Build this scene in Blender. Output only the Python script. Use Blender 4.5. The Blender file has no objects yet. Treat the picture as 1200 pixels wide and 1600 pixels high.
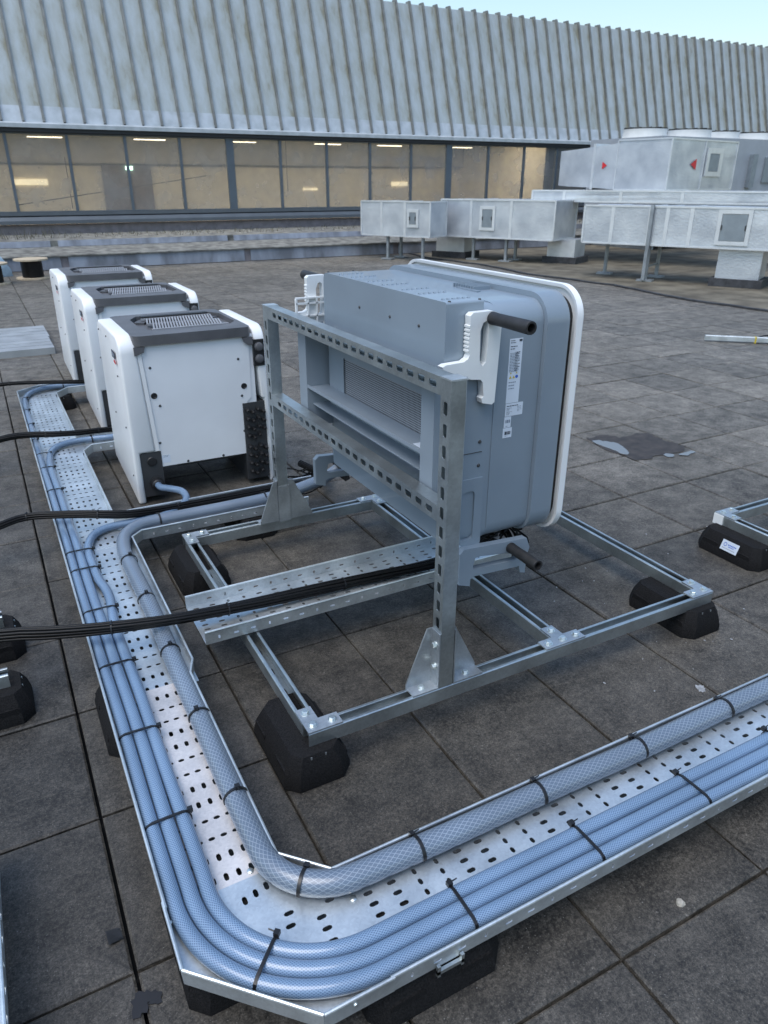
import bpy, bmesh, math, random
from mathutils import Vector as V, Matrix
from mathutils.geometry import delaunay_2d_cdt
random.seed(7)
PI = math.pi
sc = bpy.context.scene
COL = sc.collection

# ------------------------------------------------------------------ materials
def nt(name):
    m = bpy.data.materials.new(name); m.use_nodes = True
    n = m.node_tree.nodes; b = n['Principled BSDF']
    return m, n, m.node_tree.links, b

def mat(name, col, rough=.5, metal=0, var=.0, scale=20, bump=0, bscale=200, coat=0, spec=.5, col2=None, stretch=None, rvar=0, detail=6):
    """Principled with noise-driven colour variation, roughness variation and bump."""
    m, n, l, b = nt(name)
    b.inputs['Roughness'].default_value = rough
    b.inputs['Metallic'].default_value = metal
    b.inputs['Coat Weight'].default_value = coat
    b.inputs['Specular IOR Level'].default_value = spec
    c1 = tuple(c*(1-var) for c in col); c2 = col2 or tuple(min(1, c*(1+var)) for c in col)
    tc = n.new('ShaderNodeTexCoord'); mp = n.new('ShaderNodeMapping'); l.new(tc.outputs['Object'], mp.inputs[0])
    if stretch: mp.inputs['Scale'].default_value = stretch
    if var or col2:
        no = n.new('ShaderNodeTexNoise'); no.inputs['Scale'].default_value = scale; no.inputs['Detail'].default_value = detail
        l.new(mp.outputs[0], no.inputs[0])
        rp = n.new('ShaderNodeValToRGB'); rp.color_ramp.elements[0].position = .35; rp.color_ramp.elements[1].position = .65
        rp.color_ramp.elements[0].color = (*c1, 1); rp.color_ramp.elements[1].color = (*c2, 1)
        l.new(no.outputs[0], rp.inputs[0]); l.new(rp.outputs[0], b.inputs['Base Color'])
        if rvar:
            mr = n.new('ShaderNodeMapRange'); mr.inputs[1].default_value = .3; mr.inputs[2].default_value = .7
            mr.inputs[3].default_value = rough-rvar; mr.inputs[4].default_value = rough+rvar
            l.new(no.outputs[0], mr.inputs[0]); l.new(mr.outputs[0], b.inputs['Roughness'])
    else:
        b.inputs['Base Color'].default_value = (*col, 1)
    if bump:
        nb = n.new('ShaderNodeTexNoise'); nb.inputs['Scale'].default_value = bscale; nb.inputs['Detail'].default_value = 4
        l.new(mp.outputs[0], nb.inputs[0])
        bp = n.new('ShaderNodeBump'); bp.inputs['Strength'].default_value = bump; bp.inputs['Distance'].default_value = .002
        l.new(nb.outputs[0], bp.inputs['Height']); l.new(bp.outputs[0], b.inputs['Normal'])
    return m

def galv(name, tint=(.63, .67, .68), rough=.38, spangle=90, metal=.9):
    m, n, l, b = nt(name)
    tc = n.new('ShaderNodeTexCoord')
    vo = n.new('ShaderNodeTexVoronoi'); vo.inputs['Scale'].default_value = spangle; l.new(tc.outputs['Object'], vo.inputs['Vector'])
    no = n.new('ShaderNodeTexNoise'); no.inputs['Scale'].default_value = 9; no.inputs['Detail'].default_value = 8; l.new(tc.outputs['Object'], no.inputs[0])
    sx = n.new('ShaderNodeSeparateColor'); l.new(vo.outputs['Color'], sx.inputs[0])
    a = n.new('ShaderNodeMath'); a.operation = 'MULTIPLY_ADD'; a.inputs[1].default_value = .13; l.new(sx.outputs[0], a.inputs[0]); l.new(no.outputs[0], a.inputs[2])
    rp = n.new('ShaderNodeValToRGB'); rp.color_ramp.elements[0].position = .3; rp.color_ramp.elements[1].position = .85
    rp.color_ramp.elements[0].color = (*[t*.68 for t in tint], 1); rp.color_ramp.elements[1].color = (*[min(1, t*1.12) for t in tint], 1)
    l.new(a.outputs[0], rp.inputs[0]); l.new(rp.outputs[0], b.inputs['Base Color'])
    mr = n.new('ShaderNodeMapRange'); mr.inputs[3].default_value = rough-.12; mr.inputs[4].default_value = rough+.16; l.new(a.outputs[0], mr.inputs[0]); l.new(mr.outputs[0], b.inputs['Roughness'])
    b.inputs['Metallic'].default_value = metal
    bp = n.new('ShaderNodeBump'); bp.inputs['Strength'].default_value = .12; bp.inputs['Distance'].default_value = .001; l.new(no.outputs[0], bp.inputs['Height']); l.new(bp.outputs[0], b.inputs['Normal'])
    return m

def hose_mat(name, base, line, turns, pitch, width, coat=1.0, rough=.28):
    """Braided PVC hose: two helical families of lines over UV (u = metres along, v = 0..1 around)."""
    m, n, l, b = nt(name)
    uv = n.new('ShaderNodeUVMap'); uv.uv_map = 'UVMap'
    sp = n.new('ShaderNodeSeparateXYZ'); l.new(uv.outputs[0], sp.inputs[0])
    def fam(sign):
        a = n.new('ShaderNodeMath'); a.operation = 'MULTIPLY'; a.inputs[1].default_value = 1/pitch; l.new(sp.outputs[0], a.inputs[0])
        c = n.new('ShaderNodeMath'); c.operation = 'MULTIPLY_ADD'; c.inputs[1].default_value = sign*turns; l.new(sp.outputs[1], c.inputs[0]); l.new(a.outputs[0], c.inputs[2])
        f = n.new('ShaderNodeMath'); f.operation = 'FRACT'; l.new(c.outputs[0], f.inputs[0])
        g = n.new('ShaderNodeMath'); g.operation = 'LESS_THAN'; g.inputs[1].default_value = width; l.new(f.outputs[0], g.inputs[0])
        return g
    mx = n.new('ShaderNodeMath'); mx.operation = 'MAXIMUM'; l.new(fam(1).outputs[0], mx.inputs[0]); l.new(fam(-1).outputs[0], mx.inputs[1])
    tc = n.new('ShaderNodeTexCoord'); no = n.new('ShaderNodeTexNoise'); no.inputs['Scale'].default_value = 5; l.new(tc.outputs['Object'], no.inputs[0])
    mix = n.new('ShaderNodeMix'); mix.data_type = 'RGBA'; mix.inputs[6].default_value = (*base, 1); mix.inputs[7].default_value = (*line, 1)
    l.new(mx.outputs[0], mix.inputs[0])
    hs = n.new('ShaderNodeHueSaturation'); mr = n.new('ShaderNodeMapRange'); mr.inputs[1].default_value = .3; mr.inputs[2].default_value = .7; mr.inputs[3].default_value = .85; mr.inputs[4].default_value = 1.12
    l.new(no.outputs[0], mr.inputs[0]); l.new(mr.outputs[0], hs.inputs['Value']); l.new(mix.outputs[2], hs.inputs['Color']); l.new(hs.outputs[0], b.inputs['Base Color'])
    b.inputs['Roughness'].default_value = .5; b.inputs['Coat Weight'].default_value = coat; b.inputs['Coat Roughness'].default_value = rough
    
    bp = n.new('ShaderNodeBump'); bp.inputs['Strength'].default_value = .25; bp.inputs['Distance'].default_value = .0006; l.new(mx.outputs[0], bp.inputs['Height']); l.new(bp.outputs[0], b.inputs['Normal'])
    return m

def paver_mat():
    m, n, l, b = nt('concrete_paver')
    tc = n.new('ShaderNodeTexCoord'); ge = n.new('ShaderNodeNewGeometry')
    def noise(s, d=6, r=.6):
        x = n.new('ShaderNodeTexNoise'); x.inputs['Scale'].default_value = s; x.inputs['Detail'].default_value = d; x.inputs['Roughness'].default_value = r
        l.new(tc.outputs['Object'], x.inputs[0]); return x
    big, mid, fine, speck = noise(.9, 5), noise(9, 7, .75), noise(110, 5, .8), noise(300, 2)
    r1 = n.new('ShaderNodeValToRGB'); e = r1.color_ramp.elements
    e[0].position = .44; e[0].color = (.0095, .0084, .0068, 1); e[1].position = .68; e[1].color = (.105, .095, .080, 1)
    s1 = n.new('ShaderNodeMath'); s1.operation = 'MULTIPLY_ADD'; s1.inputs[1].default_value = .46; l.new(mid.outputs[0], s1.inputs[0])
    s0 = n.new('ShaderNodeMath'); s0.operation = 'MULTIPLY_ADD'; s0.inputs[1].default_value = .60; l.new(fine.outputs[0], s0.inputs[0])
    s2 = n.new('ShaderNodeMath'); s2.operation = 'MULTIPLY'; s2.inputs[1].default_value = .055; l.new(ge.outputs['Random Per Island'], s2.inputs[0])
    l.new(s2.outputs[0], s0.inputs[2]); l.new(s0.outputs[0], s1.inputs[2]); l.new(s1.outputs[0], r1.inputs[0])
    # pale lime specks
    r2 = n.new('ShaderNodeValToRGB'); r2.color_ramp.elements[0].position = .66; r2.color_ramp.elements[1].position = .74; l.new(speck.outputs[0], r2.inputs[0])
    mx = n.new('ShaderNodeMix'); mx.data_type = 'RGBA'; mx.inputs[7].default_value = (.3, .3, .29, 1)
    f = n.new('ShaderNodeMath'); f.operation = 'MULTIPLY'; f.inputs[1].default_value = .55; l.new(r2.outputs[0], f.inputs[0]); l.new(f.outputs[0], mx.inputs[0]); l.new(r1.outputs[0], mx.inputs[6])
    # broad damp / lime blotches
    r3 = n.new('ShaderNodeValToRGB'); r3.color_ramp.elements[0].position = .35; r3.color_ramp.elements[0].color = (.82, .81, .79, 1); r3.color_ramp.elements[1].position = .68; r3.color_ramp.elements[1].color = (1.22, 1.22, 1.23, 1)
    l.new(big.outputs[0], r3.inputs[0])
    mu = n.new('ShaderNodeMix'); mu.data_type = 'RGBA'; mu.blend_type = 'MULTIPLY'; mu.inputs[0].default_value = 1; l.new(mx.outputs[2], mu.inputs[6]); l.new(r3.outputs[0], mu.inputs[7])
    # painted shade near camera and equipment, open-sky brightness farther out, with some lime bloom
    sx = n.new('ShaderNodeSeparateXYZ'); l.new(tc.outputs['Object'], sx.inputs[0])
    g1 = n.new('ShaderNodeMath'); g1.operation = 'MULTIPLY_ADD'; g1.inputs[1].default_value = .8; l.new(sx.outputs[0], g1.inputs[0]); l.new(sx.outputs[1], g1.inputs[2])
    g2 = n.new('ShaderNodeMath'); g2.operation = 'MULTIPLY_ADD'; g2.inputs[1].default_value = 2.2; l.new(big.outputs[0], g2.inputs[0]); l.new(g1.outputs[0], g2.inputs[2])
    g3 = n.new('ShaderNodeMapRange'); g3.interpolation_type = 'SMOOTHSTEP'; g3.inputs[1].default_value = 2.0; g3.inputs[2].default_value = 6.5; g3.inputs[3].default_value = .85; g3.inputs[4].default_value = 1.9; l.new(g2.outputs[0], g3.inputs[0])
    def gain(node, a, c, lo, hi):
        q = n.new('ShaderNodeMapRange'); q.inputs[1].default_value = a; q.inputs[2].default_value = c; q.inputs[3].default_value = lo; q.inputs[4].default_value = hi; l.new(node.outputs[0], q.inputs[0]); return q
    ga, gb = gain(noise(270, 3, .8), .32, .68, .35, 1.75), gain(noise(32, 6, .75), .34, .68, .74, 1.26)
    gm = n.new('ShaderNodeMath'); gm.operation = 'MULTIPLY'; l.new(ga.outputs[0], gm.inputs[0]); l.new(gb.outputs[0], gm.inputs[1])
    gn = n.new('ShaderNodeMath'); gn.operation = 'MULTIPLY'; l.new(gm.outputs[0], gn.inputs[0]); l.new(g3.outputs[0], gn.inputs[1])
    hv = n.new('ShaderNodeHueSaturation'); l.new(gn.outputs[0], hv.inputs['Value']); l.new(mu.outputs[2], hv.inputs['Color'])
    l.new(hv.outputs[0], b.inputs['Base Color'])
    mr = n.new('ShaderNodeMapRange'); mr.inputs[1].default_value = .3; mr.inputs[2].default_value = .7; mr.inputs[3].default_value = .66; mr.inputs[4].default_value = .46; b.inputs['Diffuse Roughness'].default_value = 1; b.inputs['Specular IOR Level'].default_value = .5; l.new(mid.outputs[0], mr.inputs[0]); l.new(mr.outputs[0], b.inputs['Roughness'])
    bp = n.new('ShaderNodeBump'); bp.inputs['Strength'].default_value = .45; bp.inputs['Distance'].default_value = .002
    l.new(fine.outputs[0], bp.inputs['Height']); l.new(bp.outputs[0], b.inputs['Normal'])
    return m

def roof_mat(name, dirt):
    m, n, l, b = nt(name)
    tc = n.new('ShaderNodeTexCoord'); mp = n.new('ShaderNodeMapping'); mp.inputs['Scale'].default_value = (6, 6, .3); l.new(tc.outputs['Object'], mp.inputs[0])
    no = n.new('ShaderNodeTexNoise'); no.inputs['Scale'].default_value = 1.0; no.inputs['Detail'].default_value = 7; no.inputs['Roughness'].default_value = .65; l.new(mp.outputs[0], no.inputs[0])
    n2 = n.new('ShaderNodeTexNoise'); n2.inputs['Scale'].default_value = .8; n2.inputs['Detail'].default_value = 5; l.new(tc.outputs['Object'], n2.inputs[0])
    # dirt gathers beside each standing seam (a fixed pattern of the sheet, period = seam pitch)
    sp = n.new('ShaderNodeSeparateXYZ'); l.new(tc.outputs['Object'], sp.inputs[0])
    u = n.new('ShaderNodeMath'); u.operation = 'MULTIPLY_ADD'; u.inputs[1].default_value = 1/.339; u.inputs[2].default_value = -.863/.339+40; l.new(sp.outputs[0], u.inputs[0])
    fr = n.new('ShaderNodeMath'); fr.operation = 'FRACT'; l.new(u.outputs[0], fr.inputs[0])
    pw = n.new('ShaderNodeMath'); pw.operation = 'POWER'; pw.inputs[1].default_value = 2.2; l.new(fr.outputs[0], pw.inputs[0])
    a = n.new('ShaderNodeMath'); a.operation = 'MULTIPLY_ADD'; a.inputs[1].default_value = .3; l.new(pw.outputs[0], a.inputs[0]); l.new(no.outputs[0], a.inputs[2])
    a2 = n.new('ShaderNodeMath'); a2.operation = 'MULTIPLY_ADD'; a2.inputs[1].default_value = .3; l.new(n2.outputs[0], a2.inputs[0]); l.new(a.outputs[0], a2.inputs[2])
    rp = n.new('ShaderNodeValToRGB'); e = rp.color_ramp.elements
    e[0].position = .58-dirt; e[0].color = (.40, .445, .46, 1); e[1].position = 1.10-dirt; e[1].color = (.24, .235, .18, 1)
    k = rp.color_ramp.elements.new(.84-dirt); k.color = (.33, .355, .335, 1)
    l.new(a2.outputs[0], rp.inputs[0]); l.new(rp.outputs[0], b.inputs['Base Color'])
    b.inputs['Metallic'].default_value = .15; b.inputs['Roughness'].default_value = .5
    return m

def foil_mat():
    m, n, l, b = nt('insulation_foil')
    tc = n.new('ShaderNodeTexCoord')
    no = n.new('ShaderNodeTexNoise'); no.inputs['Scale'].default_value = 3; no.inputs['Detail'].default_value = 5; l.new(tc.outputs['Object'], no.inputs[0])
    n2 = n.new('ShaderNodeTexNoise'); n2.inputs['Scale'].default_value = 34; n2.inputs['Detail'].default_value = 5; l.new(tc.outputs['Object'], n2.inputs[0])
    rp = n.new('ShaderNodeValToRGB'); rp.color_ramp.elements[0].position = .3; rp.color_ramp.elements[0].color = (.47, .51, .56, 1); rp.color_ramp.elements[1].position = .7; rp.color_ramp.elements[1].color = (.70, .735, .77, 1)
    l.new(no.outputs[0], rp.inputs[0]); l.new(rp.outputs[0], b.inputs['Base Color'])
    b.inputs['Metallic'].default_value = .55; b.inputs['Roughness'].default_value = .34
    bp = n.new('ShaderNodeBump'); bp.inputs['Strength'].default_value = .5; bp.inputs['Distance'].default_value = .006; l.new(n2.outputs[0], bp.inputs['Height']); l.new(bp.outputs[0], b.inputs['Normal'])
    return m

def glass_mat():
    m, n, l, b = nt('window_glass'); n.remove(b)
    out = n['Material Output']
    tr = n.new('ShaderNodeBsdfTransparent'); tr.inputs[0].default_value = (.82, .84, .84, 1)
    gl = n.new('ShaderNodeBsdfGlossy'); gl.inputs['Roughness'].default_value = .04
    di = n.new('ShaderNodeBsdfDiffuse'); di.inputs[0].default_value = (.34, .34, .33, 1)
    tc = n.new('ShaderNodeTexCoord'); no = n.new('ShaderNodeTexNoise'); no.inputs['Scale'].default_value = 2.2; no.inputs['Detail'].default_value = 6; l.new(tc.outputs['Object'], no.inputs[0])
    mr = n.new('ShaderNodeMapRange'); mr.inputs[1].default_value = .3; mr.inputs[2].default_value = .75; mr.inputs[3].default_value = .30; mr.inputs[4].default_value = .60; l.new(no.outputs[0], mr.inputs[0])
    m1 = n.new('ShaderNodeMixShader'); l.new(mr.outputs[0], m1.inputs[0]); l.new(tr.outputs[0], m1.inputs[1]); l.new(di.outputs[0], m1.inputs[2])
    fr = n.new('ShaderNodeFresnel'); fr.inputs[0].default_value = 1.5
    m2 = n.new('ShaderNodeMixShader'); l.new(fr.outputs[0], m2.inputs[0]); l.new(m1.outputs[0], m2.inputs[1]); l.new(gl.outputs[0], m2.inputs[2])
    l.new(m2.outputs[0], out.inputs[0])
    return m

def mesh_mat():
    m, n, l, b = nt('woven_wire_mesh')
    tc = n.new('ShaderNodeTexCoord'); sp = n.new('ShaderNodeSeparateXYZ'); l.new(tc.outputs['Object'], sp.inputs[0])
    def fam(ax, pitch, w):
        a = n.new('ShaderNodeMath'); a.operation = 'MULTIPLY'; a.inputs[1].default_value = 1/pitch; l.new(sp.outputs[ax], a.inputs[0])
        f = n.new('ShaderNodeMath'); f.operation = 'FRACT'; l.new(a.outputs[0], f.inputs[0])
        g = n.new('ShaderNodeMath'); g.operation = 'LESS_THAN'; g.inputs[1].default_value = w; l.new(f.outputs[0], g.inputs[0]); return g
    mx = n.new('ShaderNodeMath'); mx.operation = 'MAXIMUM'; l.new(fam(1, .0065, .34).outputs[0], mx.inputs[0]); l.new(fam(2, .0065, .34).outputs[0], mx.inputs[1])
    mix = n.new('ShaderNodeMix'); mix.data_type = 'RGBA'; mix.inputs[6].default_value = (.012, .012, .014, 1); mix.inputs[7].default_value = (.33, .35, .38, 1); l.new(mx.outputs[0], mix.inputs[0]); l.new(mix.outputs[2], b.inputs['Base Color'])
    b.inputs['Roughness'].default_value = .5
    return m

def emis(name, col, s):
    m, n, l, b = nt(name)
    b.inputs['Base Color'].default_value = (*col, 1); b.inputs['Emission Color'].default_value = (*col, 1); b.inputs['Emission Strength'].default_value = s
    return m

M = {}
M['galv'] = galv('galvanised_steel', (.54, .585, .59), .33, 160)
M['zinc'] = galv('galvanised_tray_sheet', (.68, .73, .75), .36, 200, .8)
M['zinc_warm'] = galv('galvanised_tray_sheet_dull', (.78, .735, .705), .42, 200, .55)
M['bolt'] = mat('zinc_bolt', (.66, .7, .68), .28, .9, .06, 60)
M['plate'] = galv('zinc_plate', (.50, .54, .57), .40, 200, .8)
M['white'] = mat('white_powder_coat', (.77, .78, .78), .38, 0, .045, 4, .03, 500)
M['white_plate'] = mat('white_sheet_front', (.73, .75, .77), .45, 0, .04, 4, .03, 500)
M['dark'] = mat('dark_grey_plastic', (.10, .10, .106), .42, 0, .15, 8, .1, 600)
M['grille'] = mat('grille_plastic', (.30, .305, .32), .45, 0, .1, 12)
M['charcoal'] = mat('charcoal_steel', (.038, .04, .043), .5, 0, .12, 10)
M['black'] = mat('black_plastic', (.012, .012, .013), .45, 0, .2, 30)
M['rubber'] = mat('recycled_rubber', (.005, .005, .0055), .8, 0, .3, 330, .9, 300, spec=.2, col2=(.014, .0135, .014), detail=2)
M['grip'] = mat('black_rubber_grip', (.016, .016, .017), .55, 0, .3, 40, .2, 300)
M['grey'] = mat('grey_cast_housing', (.215, .265, .315), .36, 0, .07, 3.5, .04, 700, coat=.25, spec=.6)
M['grey_top'] = M['grey']
M['grey_dk'] = mat('grey_bracket', (.24, .285, .33), .38, 0, .05, 7)
M['offwhite'] = mat('white_moulded_plastic', (.74, .76, .76), .42, 0, .03, 15)
M['mesh'] = mesh_mat()
M['label'] = mat('label_paper', (.62, .68, .76), .4, 0, .03, 12)
M['ink'] = mat('label_ink', (.05, .06, .08), .5)
M['ink_l'] = mat('label_ink_fine', (.22, .26, .32), .5)
M['yellow'] = mat('warning_yellow', (.55, .42, .03), .5)
M['blue'] = mat('label_blue', (.03, .12, .5), .5)
M['red'] = mat('red_marker', (.6, .025, .03), .5)
M['cable'] = mat('black_cable_jacket', (.004, .004, .0042), .42, 0, .2, 30, spec=.25)
M['tie'] = mat('black_nylon_tie', (.008, .008, .009), .38)
M['hose'] = hose_mat('blue_braided_hose', (.07, .125, .21), (.19, .28, .40), 20, .0068, .30, rough=.11)
M['hose_big'] = hose_mat('clear_braided_hose', (.10, .135, .185), (.215, .26, .315), 17, .0150, .16, rough=.18)
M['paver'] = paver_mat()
M['soil'] = mat('dark_joint_grit', (.006, .0055, .005), .95, 0, .4, 60)
M['felt'] = mat('mossy_roof_felt', (.10, .085, .06), .85, 0, .3, 3.0, .6, 60, col2=(.17, .15, .11))
M['roof'] = roof_mat('weathered_roof_sheet', .0)
M['skirt'] = mat('clean_roof_sheet', (.40, .44, .46), .45, .2, .06, 6, col2=(.48, .52, .55))
M['seam'] = mat('seam_sheet', (.17, .175, .165), .55, .15, .2, 6)
M['foil'] = foil_mat()
M['tape'] = mat('aluminium_tape', (.74, .77, .8), .35, .6, .05, 10, .3, 60)
M['alu'] = mat('mill_aluminium', (.42, .44, .45), .45, .5, .15, 5, .1, 80)
M['glass'] = glass_mat()
M['frame'] = mat('grey_window_frame', (.10, .125, .15), .45, .2, .08, 5)
M['soffit'] = mat('dark_soffit', (.02, .022, .025), .6)
M['sill'] = mat('grey_sill_sheet', (.10, .115, .13), .5, .2, .08, 4)
M['brick'] = mat('purple_grey_wall', (.21, .19, .2), .8, 0, .15, 9)
M['wallpanel'] = mat('lead_grey_panel', (.21, .225, .26), .6, .1, .3, 4, col2=(.31, .34, .40), stretch=(1, 1, .4))
M['ledge'] = mat('mossy_ledge', (.12, .12, .112), .9, 0, .25, 7, .5, 50, col2=(.22, .22, .20))
M['weed'] = mat('dry_weeds', (.12, .112, .08), .9, 0, .35, 6)
M['room'] = mat('warm_room_wall', (.80, .73, .60), .8, 0, .06, .8)
M['bulk'] = mat('grey_room_band', (.42, .40, .37), .8, 0, .1, 1.5)
M['lamp2'] = emis('wall_lamp_glow', (1, .85, .55), .42)
M['room_dk'] = mat('room_ceiling', (.20, .185, .165), .85, 0, .2, 2)
M['lamp'] = emis('strip_light_glow', (1, .84, .60), 1.7)
M['lamp3'] = emis('hidden_fill_glow', (1, .84, .62), 9)  # glow of the added, unseen lamp row in the room
M['exit'] = emis('exit_sign_glow', (.6, 1, .75), 2.5)
M['wood'] = mat('pale_plywood', (.46, .38, .27), .7, 0, .2, 5, stretch=(1, 12, 12))
M['film'] = mat('pale_blue_film', (.36, .47, .55), .25, 0, .2, 7, .6, 30)
M['pebble'] = mat('pale_stone', (.30, .28, .24), .8, 0, .3, 60, .5, 90)
M['tar'] = mat('tar_spot', (.008, .008, .010), .55)
M['lime'] = mat('lime_splash', (.30, .31, .32), .7, 0, .3, 60)
M['fan'] = mat('white_fan_casing', (.70, .71, .69), .5, 0, .06, 5)
M['unit'] = mat('grey_unit_casing', (.36, .39, .43), .45, .2, .06, 4)
M['hatch'] = mat('hatch_cover', (.26, .30, .33), .4, .4, .08, 8)
M['leg'] = galv('dull_galvanised_leg', (.33, .36, .38), .5, 60, .6)
M['curb'] = mat('bitumen_curb', (.045, .047, .052), .85, 0, .3, 14)

def wet_mat():
    m, n, l, b = nt('wet_stain'); out = n['Material Output']
    tc = n.new('ShaderNodeTexCoord'); no = n.new('ShaderNodeTexNoise'); no.inputs['Scale'].default_value = 22; no.inputs['Detail'].default_value = 6; l.new(tc.outputs['Object'], no.inputs[0])
    rp = n.new('ShaderNodeValToRGB'); rp.color_ramp.elements[0].color = (.018, .014, .0115, 1); rp.color_ramp.elements[1].color = (.055, .044, .037, 1); rp.color_ramp.elements[0].position = .3; rp.color_ramp.elements[1].position = .7
    l.new(no.outputs[0], rp.inputs[0]); l.new(rp.outputs[0], b.inputs['Base Color']); b.inputs['Roughness'].default_value = .62
    return m
M['wet'] = wet_mat()
def water_mat():
    m, n, l, b = nt('still_water'); b.inputs['Base Color'].default_value = (.13, .125, .12, 1); b.inputs['Roughness'].default_value = .16; b.inputs['IOR'].default_value = 1.7
    b.inputs['Specular IOR Level'].default_value = 1.0
    return m
M['water'] = water_mat()

# ------------------------------------------------------------------ mesh helpers
def NB(): return bmesh.new()
def mark(bm): bm.faces.ensure_lookup_table(); return len(bm.faces)
def setmat(bm, start, idx):
    bm.faces.ensure_lookup_table()
    for f in bm.faces[start:]: f.material_index = idx

def box(bm, x0, x1, y0, y1, z0, z1, T=None):
    P = [V((x, y, z)) for z in (z0, z1) for x, y in ((x0, y0), (x1, y0), (x1, y1), (x0, y1))]
    if T: P = [T @ p for p in P]
    v = [bm.verts.new(p) for p in P]
    for f in ((3, 2, 1, 0), (4, 5, 6, 7), (0, 1, 5, 4), (1, 2, 6, 5), (2, 3, 7, 6), (3, 0, 4, 7)): bm.faces.new([v[i] for i in f])
    return v

def prism(bm, pts, axis, a, b):
    """Extrude a 2-D polygon along x (pts = y,z), y (pts = x,z) or z (pts = x,y)."""
    def P(p, t):
        return V((t, p[0], p[1])) if axis == 'x' else V((p[0], t, p[1])) if axis == 'y' else V((p[0], p[1], t))
    A = [bm.verts.new(P(p, a)) for p in pts]; B = [bm.verts.new(P(p, b)) for p in pts]
    n = len(pts); bm.faces.new(A); bm.faces.new(B[::-1])
    for i in range(n): bm.faces.new([A[i], B[i], B[(i+1) % n], A[(i+1) % n]])
    return A+B

def inpoly(p, poly):
    x, y = p; c = False; n = len(poly)
    for i in range(n):
        x1, y1 = poly[i]; x2, y2 = poly[i-1]
        if (y1 > y) != (y2 > y) and x < (x2-x1)*(y-y1)/(y2-y1)+x1: c = not c
    return c

def plate(bm, outline, holes, O, U, W, t):
    """Sheet with real holes: outline / holes in (u,v), placed at O + u*U + v*W, thickness t along -U x W."""
    O, U, W = V(O), V(U), V(W); N = U.cross(W).normalized()
    pts = list(outline); loops = [(0, len(outline))]; edges = []
    for h in holes: loops.append((len(pts), len(h))); pts += h
    own = {}
    for k, (s, n) in enumerate(loops):
        for i in range(n): edges.append((s+i, s+(i+1) % n)); own[s+i] = k
    r = delaunay_2d_cdt([V(p) for p in pts], edges, [], 1, 1e-7)
    top = [bm.verts.new(O+U*p[0]+W*p[1]) for p in r[0]]; bot = [bm.verts.new(v.co-N*t) for v in top]
    orig = {}
    for i, o in enumerate(r[3]):
        for j in o: orig[j] = i
    inv = [(o[0] if o else -1) for o in r[3]]
    for f in r[2]:
        ks = {own.get(inv[i], -1) for i in f}
        if len(ks) == 1 and next(iter(ks)) > 0: continue
        c = sum((r[0][i] for i in f), V((0, 0)))/len(f)
        if not inpoly(c, outline): continue
        bm.faces.new([top[i] for i in f]); bm.faces.new([bot[i] for i in reversed(f)])
    for k, (s, n) in enumerate(loops):
        for i in range(n):
            a, b_ = orig[s+i], orig[s+(i+1) % n]
            try: bm.faces.new([top[a], bot[a], bot[b_], top[b_]])
            except ValueError: pass

def slot(cx, cy, lx, ly, n=3):
    """Rounded slot polygon centred at cx,cy, size lx x ly."""
    r = min(lx, ly)/2; pts = []
    if lx >= ly:
        d = lx/2-r
        for s, a0 in ((1, -PI/2), (-1, PI/2)):
            for i in range(n+1): a = a0+PI*i/n; pts.append((cx+s*d+r*math.cos(a), cy+r*math.sin(a)))
    else:
        d = ly/2-r
        for s, a0 in ((1, 0), (-1, PI)):
            for i in range(n+1): a = a0+PI*i/n; pts.append((cx+r*math.cos(a), cy+s*d+r*math.sin(a)))
    return pts

def rrect(x0, x1, y0, y1, r, n=6, rs=None):
    pts = []; rs = rs or (r, r, r, r)
    for k, (cx, cy, a0) in enumerate(((x1, y0, -PI/2), (x1, y1, 0), (x0, y1, PI/2), (x0, y0, PI))):
        q = rs[k]; ox = cx-q if k in (0, 1) else cx+q; oy = cy+q if k in (0, 3) else cy-q
        if q < 1e-5: pts.append((cx, cy)); continue
        for i in range(n+1): a = a0+PI/2*i/n; pts.append((ox+q*math.cos(a), oy+q*math.sin(a)))
    return pts

def cyl(bm, p0, p1, r0, r1=None, n=16, cap=True):
    p0, p1 = V(p0), V(p1); r1 = r0 if r1 is None else r1
    d = (p1-p0).normalized(); u = d.orthogonal().normalized(); w = d.cross(u)
    A = [bm.verts.new(p0+(u*math.cos(2*PI*i/n)+w*math.sin(2*PI*i/n))*r0) for i in range(n)]
    B = [bm.verts.new(p1+(u*math.cos(2*PI*i/n)+w*math.sin(2*PI*i/n))*r1) for i in range(n)]
    for i in range(n): bm.faces.new([A[i], A[(i+1) % n], B[(i+1) % n], B[i]])
    if cap: bm.faces.new(A[::-1]); bm.faces.new(B)

def lathe(bm, p, axis, prof, n=24):
    """prof: list of (t along axis, radius)."""
    p, d = V(p), V(axis).normalized(); u = d.orthogonal().normalized(); w = d.cross(u); rings = []
    for t, r in prof: rings.append([bm.verts.new(p+d*t+(u*math.cos(2*PI*i/n)+w*math.sin(2*PI*i/n))*max(r, 1e-5)) for i in range(n)])
    for A, B in zip(rings, rings[1:]):
        for i in range(n): bm.faces.new([A[i], A[(i+1) % n], B[(i+1) % n], B[i]])
    bm.faces.new(rings[0][::-1]); bm.faces.new(rings[-1])

def spline(pts, step=.02):
    """Catmull-Rom through pts, resampled about every step."""
    P = [V(p) for p in pts]; P = [P[0]*2-P[1]]+P+[P[-1]*2-P[-2]]; out = []
    for i in range(1, len(P)-2):
        a, b, c, d = P[i-1:i+3]; n = max(1, int((c-b).length/step))
        for k in range(n):
            t = k/n; out.append(.5*((2*b)+(c-a)*t+(2*a-5*b+4*c-d)*t*t+(3*b-a-3*c+d)*t**3))
    out.append(P[-2]); return out

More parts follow.
